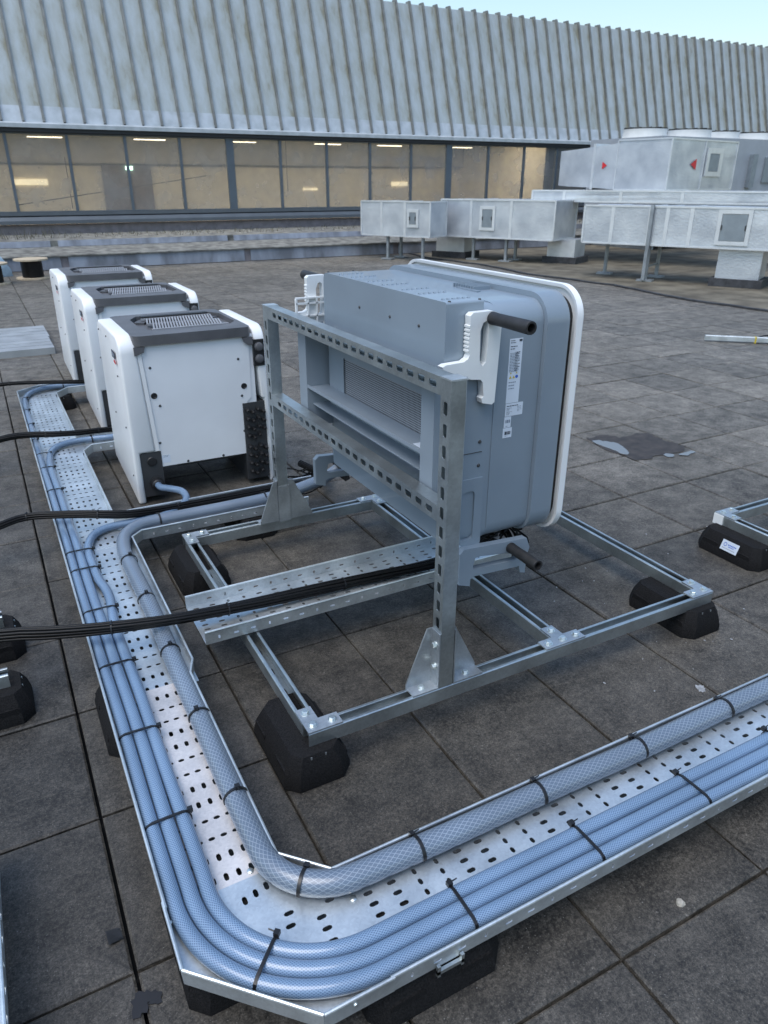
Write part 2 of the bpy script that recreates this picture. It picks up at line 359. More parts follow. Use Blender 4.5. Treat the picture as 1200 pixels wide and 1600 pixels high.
def tube(bm, path, r, n=14, uv=True, cap=True, up=V((0, 0, 1))):
    L = bm.loops.layers.uv.get('UVMap') or bm.loops.layers.uv.new('UVMap')
    s = 0; rings = []; ss = []
    for i, p in enumerate(path):
        d = (path[min(i+1, len(path)-1)]-path[max(i-1, 0)]).normalized()
        u = up.cross(d)
        if u.length < 1e-4: u = d.orthogonal()
        u.normalize(); w = d.cross(u)
        if i: s += (p-path[i-1]).length
        ss.append(s); rings.append([bm.verts.new(p+(u*math.cos(2*PI*k/n)+w*math.sin(2*PI*k/n))*r) for k in range(n)])
    for i in range(len(path)-1):
        for k in range(n):
            f = bm.faces.new([rings[i][k], rings[i][(k+1) % n], rings[i+1][(k+1) % n], rings[i+1][k]])
            for lp, q in zip(f.loops, ((ss[i], k/n), (ss[i], (k+1)/n), (ss[i+1], (k+1)/n), (ss[i+1], k/n))): lp[L].uv = q
    if cap: bm.faces.new(rings[0][::-1]); bm.faces.new(rings[-1])

def ribbon(bm, path, nrm, w, t):
    """Flat strap: path points, width axis nrm, strap width w, thickness t (outwards = left of path)."""
    nrm = V(nrm).normalized(); R = []
    for i, p in enumerate(path):
        d = (path[min(i+1, len(path)-1)]-path[max(i-1, 0)]).normalized(); o = d.cross(nrm).normalized()
        R.append([bm.verts.new(p+nrm*a+o*b) for a, b in ((-w/2, -t), (w/2, -t), (w/2, t), (-w/2, t))])
    for A, B in zip(R, R[1:]):
        for k in range(4): bm.faces.new([A[k], A[(k+1) % 4], B[(k+1) % 4], B[k]])
    bm.faces.new(R[0][::-1]); bm.faces.new(R[-1])

def hexbolt(bm, p, nrm, r=.0085, h=.0065, washer=.012):
    p, d = V(p), V(nrm).normalized()
    cyl(bm, p, p+d*.0018, washer, n=20)
    u = d.orthogonal().normalized(); w = d.cross(u); rot = random.random()*PI
    prof = [(.0018, r), (.0018+h*.8, r), (.0018+h, r*.86)]; rings = []
    for t, q in prof: rings.append([bm.verts.new(p+d*t+(u*math.cos(rot+PI*i/3)+w*math.sin(rot+PI*i/3))*q) for i in range(6)])
    for A, B in zip(rings, rings[1:]):
        for i in range(6): bm.faces.new([A[i], A[(i+1) % 6], B[(i+1) % 6], B[i]])
    bm.faces.new(rings[-1])

def bev(bm, w, seg=2, ang=32):
    es = [e for e in bm.edges if len(e.link_faces) == 2 and e.calc_face_angle(0) > math.radians(ang)]
    if es: bmesh.ops.bevel(bm, geom=es, offset=w, segments=seg, affect='EDGES', profile=.5, clamp_overlap=True)

def obj(name, bm, m, parent=None, sharp=32, recalc=True, T=None):
    if recalc: bmesh.ops.recalc_face_normals(bm, faces=bm.faces)
    if T is not None: bm.transform(T)
    bm.normal_update()
    for f in bm.faces: f.smooth = True
    for e in bm.edges: e.smooth = len(e.link_faces) == 2 and e.calc_face_angle(4) < math.radians(sharp)
    me = bpy.data.meshes.new(name); bm.to_mesh(me); bm.free()
    for q in (m if isinstance(m, (list, tuple)) else [m]): me.materials.append(q)
    o = bpy.data.objects.new(name, me); COL.objects.link(o)
    if parent is not None:
        o.parent = parent
        o.matrix_parent_inverse = Matrix.Translation(-V(parent.location)) if parent.parent is None and parent.type == 'EMPTY' else Matrix()
    return o

def tag(o, label, cat, group=None, kind=None):
    if label: o['label'] = label
    if cat: o['category'] = cat
    if group: o['group'] = group
    if kind: o['kind'] = kind
    return o

def thing(name, loc, label, cat, group=None):
    """Empty at the thing's base; its parts are built in world coordinates."""
    o = bpy.data.objects.new(name, None); COL.objects.link(o); o.location = loc; o.empty_display_size = .1
    return tag(o, label, cat, group)

def struct(name, bm, m, **k):
    o = obj(name, bm, m, **k); o['kind'] = 'structure'; return o

def dup(root, delta, label, group=None):
    r = root.copy(); COL.objects.link(r); r.location = V(root.location)+V(delta); r['label'] = label
    if group: r['group'] = group
    for ch in list(root.children):
        c = ch.copy(); COL.objects.link(c); c.parent = r; c.matrix_parent_inverse = ch.matrix_parent_inverse.copy()
        for g in list(ch.children):
            d = g.copy(); COL.objects.link(d); d.parent = c; d.matrix_parent_inverse = g.matrix_parent_inverse.copy()
    return r

# ------------------------------------------------------------------ strut channel
def strut(bm, p0, p1, opening, slots=False, S=.041, pitch=.05, start=.03, sl=(.031, .0155)):
    """C channel from p0 to p1 (centre line of the web's outside face), open towards `opening`."""
    p0, p1 = V(p0), V(p1); L = (p1-p0).length; d = (p1-p0).normalized(); v = V(opening).normalized(); u = d.cross(v)
    h = S/2; t = .0025; lip = .0095
    def ext(poly):
        A = [bm.verts.new(p0+u*a+v*b) for a, b in poly]; B = [bm.verts.new(p1+u*a+v*b) for a, b in poly]; n = len(poly)
        bm.faces.new(A); bm.faces.new(B[::-1])
        for i in range(n): bm.faces.new([A[i], B[i], B[(i+1) % n], A[(i+1) % n]])
    def side(s):
        pts = [(-h, .0), (-h+.0015, 0), (-h+t, t), (-h+t, S-t), (-h+lip-t, S-t), (-h+lip-t, S-.008), (-h+lip, S-.008), (-h+lip, S-.001), (-h+lip-.001, S), (-h+.0025, S), (-h, S-.0025)]
        return [(a*s, b) for a, b in pts]
    ext(side(1)); ext(side(-1))
    ws = h-.0015
    hl = []
    if slots:
        x = start
        while x+sl[0]/2 < L-.008: hl.append(rrect(x-sl[0]/2, x+sl[0]/2, -sl[1]/2, sl[1]/2, .0045, 3)); x += pitch
    plate(bm, [(0, -ws), (L, -ws), (L, ws), (0, ws)], hl, p0+v*t, d, u, t) if d.cross(u).dot(v) > 0 else plate(bm, [(0, -ws), (L, -ws), (L, ws), (0, ws)], hl, p0, d, u, t)

# ------------------------------------------------------------------ camera, sky, sun
CAM = V((-.0066635, -.967957, 1.309478))
r_ = V((math.cos(.49235), -math.sin(.49235), 0)); f_ = V((math.sin(.49235)*math.cos(.42723), math.cos(.49235)*math.cos(.42723), -math.sin(.42723)))
u_ = r_.cross(f_); q = .00126
rr = r_*math.cos(q)+u_*math.sin(q); uu = u_*math.cos(q)-r_*math.sin(q)
cd = bpy.data.cameras.new('camera'); cam = bpy.data.objects.new('camera', cd); COL.objects.link(cam)
mw = Matrix((rr, uu, -f_)).transposed().to_4x4(); mw.translation = CAM; cam.matrix_world = mw
cd.sensor_fit = 'VERTICAL'; cd.sensor_height = 24; cd.lens = 24*1133.78/1600; cd.clip_start = .05; cd.clip_end = 500
cd.dof.use_dof = True; cd.dof.focus_distance = 1.75; cd.dof.aperture_fstop = 6.5
sc.camera = cam

SUN_EL, SUN_AZ = math.radians(64), math.radians(245)
w = bpy.data.worlds.new('World'); sc.world = w; w.use_nodes = True
wn = w.node_tree.nodes; bg = wn['Background']; sky = wn.new('ShaderNodeTexSky'); sky.sky_type = 'NISHITA'; sky.sun_disc = False
sky.sun_elevation = SUN_EL; sky.sun_rotation = SUN_AZ; sky.altitude = 50; sky.air_density = 1.6; sky.dust_density = 1.8; sky.ozone_density = 4.0
w.node_tree.links.new(sky.outputs[0], bg.inputs[0]); bg.inputs[1].default_value = .075
sl_ = bpy.data.lights.new('sun', 'SUN'); sun = bpy.data.objects.new('sun', sl_); COL.objects.link(sun)
sl_.energy = .75; sl_.angle = math.radians(45); sl_.color = (1, .985, .96)
sd = V((math.sin(SUN_AZ)*math.cos(SUN_EL), math.cos(SUN_AZ)*math.cos(SUN_EL), math.sin(SUN_EL)))
sun.rotation_euler = sd.to_track_quat('Z', 'Y').to_euler()
sc.view_settings.view_transform = 'Standard'; sc.view_settings.look = 'None'; sc.view_settings.exposure = 1.55; sc.view_settings.gamma = 1
sc.cycles.use_denoising = True; sc.cycles.max_bounces = 8; sc.cycles.transparent_max_bounces = 12; sc.cycles.caustics_reflective = False; sc.cycles.sample_clamp_indirect = 6

# ------------------------------------------------------------------ ground
bm = NB()
T4 = .4
for i in range(-10, 46):
    for j in range(-6, 31):
        x0, x1 = i*T4+.0033, (i+1)*T4-.0033; y0, y1 = j*T4+.0033, (j+1)*T4-.0033
        z = random.uniform(-.0012, .0012); tx, ty = random.uniform(-.0008, .0008), random.uniform(-.0008, .0008); c = .0045
        jx, jy = random.uniform(-.0008, .0008), random.uniform(-.0008, .0008)
        x0 += jx; x1 += jx; y0 += jy; y1 += jy
        def zz(a, b): return z+tx*(1 if a else -1)+ty*(1 if b else -1)
        A = [bm.verts.new((x, y, zz(a, b))) for x, y, a, b in ((x0+c, y0+c, 0, 0), (x1-c, y0+c, 1, 0), (x1-c, y1-c, 1, 1), (x0+c, y1-c, 0, 1))]
        B = [bm.verts.new((x, y, zz(a, b)-.004)) for x, y, a, b in ((x0, y0, 0, 0), (x1, y0, 1, 0), (x1, y1, 1, 1), (x0, y1, 0, 1))]
        D = [bm.verts.new((v.co.x, v.co.y, -.035)) for v in B]
        bm.faces.new(A)
        for k in range(4):
            bm.faces.new([B[k], B[(k+1) % 4], A[(k+1) % 4], A[k]]); bm.faces.new([D[k], D[(k+1) % 4], B[(k+1) % 4], B[k]])
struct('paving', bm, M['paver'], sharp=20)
bm = NB(); v = [bm.verts.new(p) for p in ((-150, -150, -.028), (150, -150, -.028), (150, 150, -.028), (-150, 150, -.028))]; bm.faces.new(v)
struct('ground', bm, M['soil'])
# mossy felt area under the ducts, with a ragged edge
bm = NB(); e0 = [(7.62+.08*math.sin(y*2.1)+random.uniform(-.05, .05), y) for y in [k*.25 for k in range(-8, 50)]]
A = [bm.verts.new((x, y, .005)) for x, y in e0]; B = [bm.verts.new((17.9, y, .005)) for x, y in e0]
for k in range(len(e0)-1): bm.faces.new([A[k], B[k], B[k+1], A[k+1]])
struct('roof_felt', bm, M['felt'])
bm = NB()
prism(bm, [(x-.03, y) for x, y in e0]+[(x+.02, y) for x, y in reversed(e0)], 'z', .006, .022)
struct('felt_kerb', bm, M['curb'])

# ------------------------------------------------------------------ stains, puddle, crumbs
def blob(name, pts, z, m, label, cat, th=.0012, group=None, kind=None, sub=2):
    bm = NB(); P = [V((x, y)) for x, y in pts]; rag = .18*max((p-P[0]).length for p in P)
    for _ in range(sub):
        Q = []
        for a, b in zip(P, P[1:]+P[:1]): Q += [a*.75+b*.25, a*.25+b*.75]
        P = [p+V((random.uniform(-1, 1), random.uniform(-1, 1)))*rag*.22 for p in Q] if _ == 0 else Q
    P = [p+V((random.uniform(-1, 1), random.uniform(-1, 1)))*.004 for p in P]
    A = [bm.verts.new((p.x, p.y, z)) for p in P]; B = [bm.verts.new((p.x, p.y, z-th)) for p in P]
    bm.faces.new(A)
    for k in range(len(P)): bm.faces.new([A[k], B[k], B[(k+1) % len(P)], A[(k+1) % len(P)]])
    o = obj(name, bm, m); return tag(o, label, cat, group, kind)
blob('wet_stain', [(2.80, 1.92), (2.897, 1.905), (2.977, 1.901), (2.989, 1.85), (3.012, 1.812), (3.162, 1.862), (3.198, 1.777), (3.186, 1.673), (3.206, 1.601), (3.195, 1.532), (3.092, 1.501), (2.967, 1.517), (2.857, 1.488), (2.805, 1.516), (2.793, 1.604), (2.778, 1.754)], .0034, M['wet'], 'dark brown wet patch on the paving right of the grey inverter', 'stain')
blob('puddle', [(2.81, 1.863), (2.854, 1.859), (2.873, 1.817), (2.905, 1.776), (2.895, 1.707), (2.889, 1.666), (2.856, 1.61), (2.815, 1.60), (2.803, 1.653), (2.80, 1.705), (2.805, 1.802)], .0052, M['water'], 'largest shiny puddle along the left side of the brown wet patch', 'puddle', group='puddles on the paving')
blob('puddle', [(2.994, 1.519), (3.024, 1.514), (3.049, 1.481), (3.004, 1.459), (2.974, 1.48)], .0052, M['water'], 'small bright puddle under the brown wet patch, left of its twin', 'puddle', group='puddles on the paving')
blob('puddle', [(3.068, 1.48), (3.106, 1.471), (3.14, 1.489), (3.169, 1.483), (3.176, 1.456), (3.128, 1.448), (3.086, 1.442), (3.06, 1.456)], .0052, M['water'], 'small long puddle at the right tip of the brown wet patch', 'puddle', group='puddles on the paving')
blob('tar_spot', [(-.024, -.07), (-.004, -.034), (.012, -.05), (.028, -.048), (.034, -.072), (.02, -.078), (.008, -.068), (0, -.085), (-.014, -.088)], .0022, M['tar'], 'dark two-lobed tar spot across the joint at lower left', 'stain')
bm = NB()
v = [bm.verts.new(p) for p in ((-.036, .104, .003), (-.012, .10, .004), (-.008, .074, .003), (-.034, .07, .006))]; bm.faces.new(v)
bmesh.ops.solidify(bm, geom=bm.faces[:], thickness=.001)
tag(obj('plastic_scrap', bm, M['charcoal']), 'small dark square scrap of film on the left paver', 'scrap')
def stone(name, p, s, m, label, group=None):
    bm = NB(); bmesh.ops.create_icosphere(bm, subdivisions=2, radius=s)
    for vv in bm.verts: vv.co *= random.uniform(.7, 1.15); vv.co.z *= .65
    bm.transform(Matrix.Translation(V(p)+V((0, 0, s*.45))))
    return tag(obj(name, bm, m, sharp=20), label, 'pebble', group)
stone('pebble', (.983, -.373, 0), .009, M['pebble'], 'pale pebble on the paver in front of the cable tray')
crumbs = [(1.776, .768), (1.737, .681), (1.70, .70), (1.565, .079), (1.83, .245), (1.80, .22), (1.78, .235), (1.86, .20), (1.72, .255), (1.55, .20), (1.63, .15), (1.92, .62), (2.05, .3), (1.45, .13), (1.38, .33)]
bm = NB()
for x, y in crumbs+[(1.3+random.random()*1.2, random.random()*.9-.05) for _ in range(26)]+[(random.uniform(2, 6), random.uniform(.5, 4)) for _ in range(50)]:
    s = random.uniform(.0012, .0036); n0 = len(bm.verts)
    g = bmesh.ops.create_icosphere(bm, subdivisions=1, radius=s, matrix=Matrix.Translation((x, y, s*.4)) @ Matrix.Rotation(random.random()*6, 4, 'Z') @ Matrix.Diagonal((1.4, .8, .5, 1)))
o = obj('grit', bm, M['lime']); tag(o, 'white crumbs of grit scattered on the paving', 'grit', kind='stuff')
blob('lime_splash', [(1.56, .085), (1.575, .095), (1.595, .08), (1.58, .062), (1.562, .068)], .0021, M['lime'], 'pale lime spot on the paver behind the front tray', 'stain')

# ------------------------------------------------------------------ rubber feet
def foot_bm(L=.275, W=.172, H=.083, tl=.235, tw=.118):
    bm = NB(); c = .03
    def ring(l, w_, z, k): return [bm.verts.new(p) for p in ((-w_/2+k, -l/2, z), (w_/2-k, -l/2, z), (w_/2, -l/2+k, z), (w_/2, l/2-k, z), (w_/2-k, l/2, z), (-w_/2+k, l/2, z), (-w_/2, l/2-k, z), (-w_/2, -l/2+k, z))]
    R = [ring(L, W, 0, c), ring(L, W, .018, c), ring(L-.012, W-.018, .05, c*.9), ring(tl, tw, H, c*.7)]
    for A, B in zip(R, R[1:]):
        for i in range(8): bm.faces.new([A[i], A[(i+1) % 8], B[(i+1) % 8], B[i]])
    bm.faces.new(R[0][::-1]); bm.faces.new(R[-1])
    bev(bm, .006, 2, 20)
    return bm
def foot(x, y, rot, label, group, sx=1, H=.083, insert=True):
    t = thing('rubber_foot', (x, y, 0), label, 'rubber foot', group)
    T = Matrix.Translation((x, y, 0)) @ Matrix.Rotation(rot, 4, 'Z') @ Matrix.Diagonal((1, sx, H/.083, 1))
    # pocket rims moulded into the long sides
    bm = foot_bm()
    for s in (-1, 1):
        for yy in (-.07, .07):
            prism(bm, rrect(yy-.034, yy+.034, .022, .05, .008, 4), 'x', s*.060, s*.0815)
    obj('block', bm, M['rubber'], t, T=T)
    if insert:
        bm = NB(); box(bm, -.0205, -.0165, -.122, .122, .062, .0785); box(bm, .0165, .0205, -.122, .122, .062, .0785); box(bm, -.0165, .0165, -.122, .122, .062, .066)
        # the channel stands proud of the block's end
        obj('channel_insert', bm, M['galv'], t, T=Matrix.Translation((x, y, .0)) @ Matrix.Rotation(rot, 4, 'Z') @ Matrix.Diagonal((1, sx*1.0, H/.083, 1)))
    return t
RF = 'black rubber feet under the steel frame'
foot(.482, .388, 0, 'black rubber foot under the near left corner of the grey steel frame', RF)
foot(1.812, .392, 0, 'black rubber foot under the right corner of the grey steel frame', RF)
foot(.492, 1.385, 0, 'black rubber foot under the back left corner of the grey steel frame', RF)
TF = 'black rubber feet under the cable tray'
foot(.47, -.222, PI/2, 'low black rubber foot under the front run of the cable tray', TF)
foot(.155, -.005, 0, 'black rubber foot under the angled near corner of the cable tray', TF, H=.0815)
foot(.135, .70, 0, 'black rubber foot showing left of the tray, under its middle stretch', TF, H=.0815)
foot(.30, 4.0, 0, 'small far black rubber foot beside the last bend of the tray', TF, H=.0815)
foot(.79, 1.71, 0, 'black rubber foot under the branch tray before the nearest white inverter', TF, H=.0815)
foot(1.72, -.19, PI/2, 'black rubber foot under the far right end of the front tray run', TF, H=.0815)
foot(.16, 2.75, 0, 'black rubber foot under the tray left of the middle white inverter', TF, H=.0815)

# ------------------------------------------------------------------ steel frame (rack)
rack = thing('steel_frame', (1.167, .9, .079), 'galvanised channel frame with two slotted posts carrying the grey inverter', 'frame')
zt, zb = .12, .079
def beam(name, p0, p1, op, slots=False, **k):
    bm = NB(); strut(bm, p0, p1, op, slots, **k); return obj(name, bm, M['galv'], rack)
UPZ = (0, 0, 1)
beam('base_beam', (.472, .3185, zb), (1.862, .3185, zb), UPZ, True, start=.08, pitch=.1)
beam('base_beam', (.472, 1.4795, zb), (1.862, 1.4795, zb), UPZ, True, start=.08, pitch=.1)
beam('base_beam', (.4925, .3395, zb), (.4925, 1.4585, zb), UPZ, True, start=.08, pitch=.1)
beam('base_beam', (1.2585, .3395, zb), (1.2585, 1.4585, zb), UPZ, True, start=.08, pitch=.1)
beam('base_beam', (1.8415, .3395, zb), (1.8415, 1.4585, zb), UPZ, True, start=.08, pitch=.1)
for y in (.3185, 1.4655):
    u = beam('upright', (.835, y, zt+.0005), (.835, y, .923), (1, 0, 0), True, start=.038)
    bm = NB(); box(bm, .8335, .8775, y-.022, y+.022, .9232, .927); bev(bm, .001, 1)
    c = obj('end_cap', bm, M['zinc'], u); c.matrix_parent_inverse = Matrix()
for z in (.9045, .6005):
    beam('crossbar', (.835, .3395, z), (.835, 1.4445, z), (1, 0, 0), True, start=.035, sl=(.031, .0155))
def corner_plate(poly, bolts):
    bm = NB(); prism(bm, poly, 'z', zt+.0003, zt+.0045); bev(bm, .001, 1)
    o = obj('corner_plate', bm, M['plate'], rack)
    for x, y in bolts:
        bm = NB(); hexbolt(bm, (x, y, zt+.0045), (0, 0, 1)); b = obj('bolt', bm, M['bolt'], o); b.matrix_parent_inverse = Matrix()
def Lp(cx, cy, sx, sy, a=.09, w=.041):
    return [(cx, cy), (cx+sx*a, cy), (cx+sx*a, cy+sy*w), (cx+sx*w, cy+sy*w), (cx+sx*w, cy+sy*a), (cx, cy+sy*a)], [(cx+sx*.02, cy+sy*.022), (cx+sx*.07, cy+sy*.02), (cx+sx*.02, cy+sy*.07)]
corner_plate(*Lp(.4715, .2975, 1, 1)); corner_plate(*Lp(1.8625, .2975, -1, 1)); corner_plate(*Lp(.4715, 1.5005, 1, -1)); corner_plate(*Lp(1.8625, 1.5005, -1, -1))
def Tp(cx, cy, sy): return [(cx-.07, cy), (cx+.07, cy), (cx+.07, cy+sy*.041), (cx+.0205, cy+sy*.041), (cx+.0205, cy+sy*.09), (cx-.0205, cy+sy*.09), (cx-.0205, cy+sy*.041), (cx-.07, cy+sy*.041)], [(cx-.048, cy+sy*.02), (cx+.002, cy+sy*.02), (cx+.05, cy+sy*.02), (cx, cy+sy*.068)]
corner_plate(*Tp(1.2585, .2975, 1)); corner_plate(*Tp(1.2585, 1.5005, -1))
# gusset brackets at the feet of the posts
def gusset(x, sx, y0, y1, yf):
    """base flange from post face x outwards (sx), flange on post, triangular fin at y = yf."""
    bm = NB(); z0 = zt+.0003
    w_, h = (.078, .165) if sx < 0 else (.094, .165)
    xa, xb = sorted((x+sx*.0008, x+sx*w_)); box(bm, xa, xb, y0, y1, z0, z0+.004)
    xa, xb = sorted((x+sx*.0008, x+sx*.0045)); box(bm, xa, xb, y0, y1, z0+.004, z0+h)
    prism(bm, [(x+sx*.0045, z0+.004), (x+sx*w_, z0+.004), (x+sx*w_, z0+.012), (x+sx*.018, z0+h), (x+sx*.0045, z0+h)], 'y', yf, yf+.004)
    bev(bm, .0008, 1)
    g = obj('gusset', bm, M['plate'], rack)
    ym = (y0+y1)/2
    for p, nn in (((x+sx*w_*.55, ym, z0+.004), (0, 0, 1)), ((x+sx*.0045, ym, z0+.06), (sx, 0, 0)), ((x+sx*.0045, ym, z0+.125), (sx, 0, 0))):
        bm = NB(); hexbolt(bm, p, nn, .0075, .006, .010); b = obj('bolt', bm, M['bolt'], g); b.matrix_parent_inverse = Matrix()
gusset(.835, -1, .298, .339, .3355); gusset(.876, 1, .298, .339, .3355)
gusset(.835, -1, 1.449, 1.486, 1.4445); gusset(.876, 1, 1.449, 1.486, 1.4445)
bm = NB(); box(bm, .832, .879, 1.4405, 1.4444, zt+.0004, zt+.145); obj('gusset', bm, M['plate'], rack)
# small holding bolts of the crossbars
bm = NB()
for z in (.9045, .6005):
    for y in (.36, 1.42): hexbolt(bm, (.876, y, z), (1, 0, 0), .007, .006, .011)
obj('fixing_bolt', bm, M['bolt'], rack)

# ------------------------------------------------------------------ grey inverter on the frame
inv = thing('grey_inverter', (1.13, .89, .385), 'large grey wall inverter with white front cover hung on the steel frame', 'inverter')
def part(name, bm, m, parent=inv, **k):
    o = obj(name, bm, m, parent, **k)
    if parent.parent is not None or parent.type != 'EMPTY': o.matrix_parent_inverse = Matrix()
    return o
# white front cover: a dished rounded tray, open towards the body
bm = NB()
o1 = rrect(.45, 1.335, .385, 1.072, .078, 10); o2 = rrect(.459, 1.326, .394, 1.063, .07, 10)
n = len(o1)
ring = lambda pts, x: [bm.verts.new((x, a, b)) for a, b in pts]
R = [ring(o2, 1.318), ring(o2, 1.310), ring(o1, 1.308), ring(o1, 1.327), ring(rrect(.456, 1.329, .391, 1.066, .073, 10), 1.334)]
for A, B in zip(R, R[1:]):
    for i in range(n): bm.faces.new([A[i], A[(i+1) % n], B[(i+1) % n], B[i]])
bm.faces.new(R[-1]); bm.faces.new(R[0][::-1])
cover = part('front_cover', bm, M['white'])
bm = NB(); prism(bm, rrect(.478, 1.307, .412, 1.044, .058, 10), 'x', 1.262, 1.3175); part('gasket', bm, M['black'])
# body: flange plus main shell
bm = NB(); prism(bm, rrect(.464, 1.321, .394, 1.057, .075, 10), 'x', 1.225, 1.297); bev(bm, .013, 3); part('housing_flange', bm, M['grey'])
bm = NB(); prism(bm, rrect(.478, 1.307, .404, 1.043, .055, 8), 'x', 1.085, 1.224); bev(bm, .007, 3, 40); part('housing', bm, M['grey'])
bm = NB(); prism(bm, rrect(.4805, 1.304, .404, 1.040, .045, 8), 'x', 1.0, 1.0855); bev(bm, .003, 2, 40); part('rear_housing', bm, M['grey'])
# upper fan box
bm = NB(); prism(bm, rrect(.4795, 1.18, .885, 1.056, .022, 5, (.004, .022, .006, .004)), 'x', .932, 1.038); bev(bm, .0025, 2, 40)
# pressed louvre dimples on the lid
for k in range(7):
    for q in range(6):
        yy = .52+k*.095; xx = .948+q*.0145; yy2 = yy+.012*(k % 2)
        prism(bm, [(yy2-.0055, 1.0558), (yy2+.0055, 1.0558), (yy2+.002, 1.0592), (yy2-.003, 1.0592)], 'x', xx-.003, xx+.003)
fb = part('fan_box', bm, M['grey'])
bm = NB()
for yy in (.60, .75, .93): cyl(bm, (.9322, yy, .985), (.9295, yy, .985), .0048, .003, 12)
for yy in (.487, 1.17):
    for xx in (.945, 1.03): cyl(bm, (xx, yy, 1.0555), (xx, yy, 1.0585), .0045, .003, 12)
part('screw', bm, M['charcoal'], fb)
# moulded cooling-fin block on the lid of the housing
bm = NB()
for k in range(9): box(bm, 1.16, 1.215, .70+k*.012, .705+k*.012, 1.0425, 1.053)
box(bm, 1.15, 1.162, .67, .77, 1.0425, 1.0465); part('lid_fins', bm, M['grey'])
# middle: mesh panel, wall-plate profile
bm = NB(); plate(bm, [(.50, .635), (1.205, .635), (1.205, .872), (.50, .872)], [[(.585, .668), (1.095, .668), (1.095, .805), (.585, .805)]], (.957, 0, 0), (0, 1, 0), (0, 0, 1), .003)
mp_ = part('mesh_panel', bm, M['grey_dk'])
bm = NB(); box(bm, .9595, .9615, .575, 1.105, .66, .813); part('wire_mesh', bm, M['mesh'], mp_)
bm = NB(); box(bm, .963, .999, .52, 1.20, .61, .884); part('fan_carrier', bm, M['charcoal'])
br = None
for y0, y1 in ((.437, .497), (1.225, 1.288)):
    bm = NB(); prism(bm, [(.881, y0), (.972, y0), (.972, y0+.003), (.884, y0+.003), (.884, y1-.003), (.972, y1-.003), (.972, y1), (.881, y1)], 'z', .555, .888)
    bev(bm, .001, 1); br = part('wall_bracket', bm, M['grey_dk'])
bm = NB(); prism(bm, [(.882, .690), (.956, .690), (.956, .693), (.885, .693), (.885, .70), (.882, .70)], 'y', .4975, 1.2245); part('shelf', bm, M['grey_dk'], br)
for q_ in ([(.884, .872), (.956, .872), (.956, .875), (.884, .875)], [(.9, .632), (.985, .632), (.985, .635), (.9, .635)]):
    bm = NB(); prism(bm, q_, 'y', .4975, 1.2245); part('stiffener', bm, M['grey_dk'], br)
bm = NB(); box(bm, .90, .935, .515, .565, .6931, .6938); part('label', bm, M['label'], br)
# lower rear block with grip recess on the near end
bm = NB(); prism(bm, rrect(.508, 1.24, .404, .60, .012, 3), 'x', .975, 1.0005); bev(bm, .005, 2); part('lower_housing', bm, M['grey'])
bm = NB(); plate(bm, rrect(.985, 1.066, .402, .602, .01, 3, (.01, .004, .01, .045)), [rrect(1.0, 1.04, .425, .568, .012, 4)], (0, .4755, 0), (1, 0, 0), (0, 0, 1), .003)
for v_ in bm.verts:
    if v_.co.y > .476: v_.co.y = .507
part('end_cover', bm, M['grey'])
bm = NB(); box(bm, .998, 1.045, .5, .506, .42, .572); part('grip_recess', bm, M['charcoal'])
bm = NB(); prism(bm, [(.935, .505), (.975, .505), (.975, .509), (.939, .509), (.939, .52), (.935, .52)], 'y', .51, 1.235); part('drip_ledge', bm, M['grey_dk'])
bm = NB()
for zz_ in (.70, .635): cyl(bm, (1.05, .4806, zz_), (1.05, .4775, zz_), .0055, .0035, 12)
box(bm, .999, 1.0575, .479, .4803, .672, .6735)
part('screw', bm, M['charcoal'])
# cable glands below
for k in range(7):
    bm = NB(); y = .62+k*.07; lathe(bm, (1.08, y, .404), (0, 0, -1), [(0, .02), (.012, .02), (.013, .016), (.03, .016), (.034, .011)], 12); part('cable_gland', bm, M['black'])
# carrying handles: white brackets with teeth, black grips, grey lower brackets
HB = [(.984, 1.025), (.992, 1.032), (1.047, 1.033), (1.071, 1.025), (1.076, 1.001), (1.069, .809), (1.061, .804), (1.032, .811), (1.029, .823), (1.035, .828), (1.03, .863), (1.023, .871), (.996, .874), (.953, .888), (.916, .904), (.912, .913), (.922, .917), (.972, .919), (.984, .926), (.988, .936)]
zz_ = .94
while zz_ < .998:
    HB += [(.9855, zz_), (.9825, zz_+.0015), (.9825, zz_+.0055), (.9855, zz_+.007)]; zz_ += .0095
HH = [(1.017, .921), (1.015, .989), (1.022, 1.007), (1.032, 1.011), (1.038, 1.004), (1.038, .946), (1.035, .912), (1.027, .904), (1.019, .91)]
LB = [(.989, .304), (.988, .397), (1.002, .41), (1.101, .403), (1.213, .396), (1.226, .365), (1.219, .339), (1.218, .317), (1.217, .284), (1.2, .289), (1.194, .311), (1.119, .315), (1.041, .319), (1.027, .313), (1.026, .291)]
LH = [(1.035, .359), (1.04, .376), (1.057, .377), (1.139, .365), (1.194, .351), (1.201, .336), (1.177, .334), (1.106, .338), (1.042, .34), (1.033, .346)]
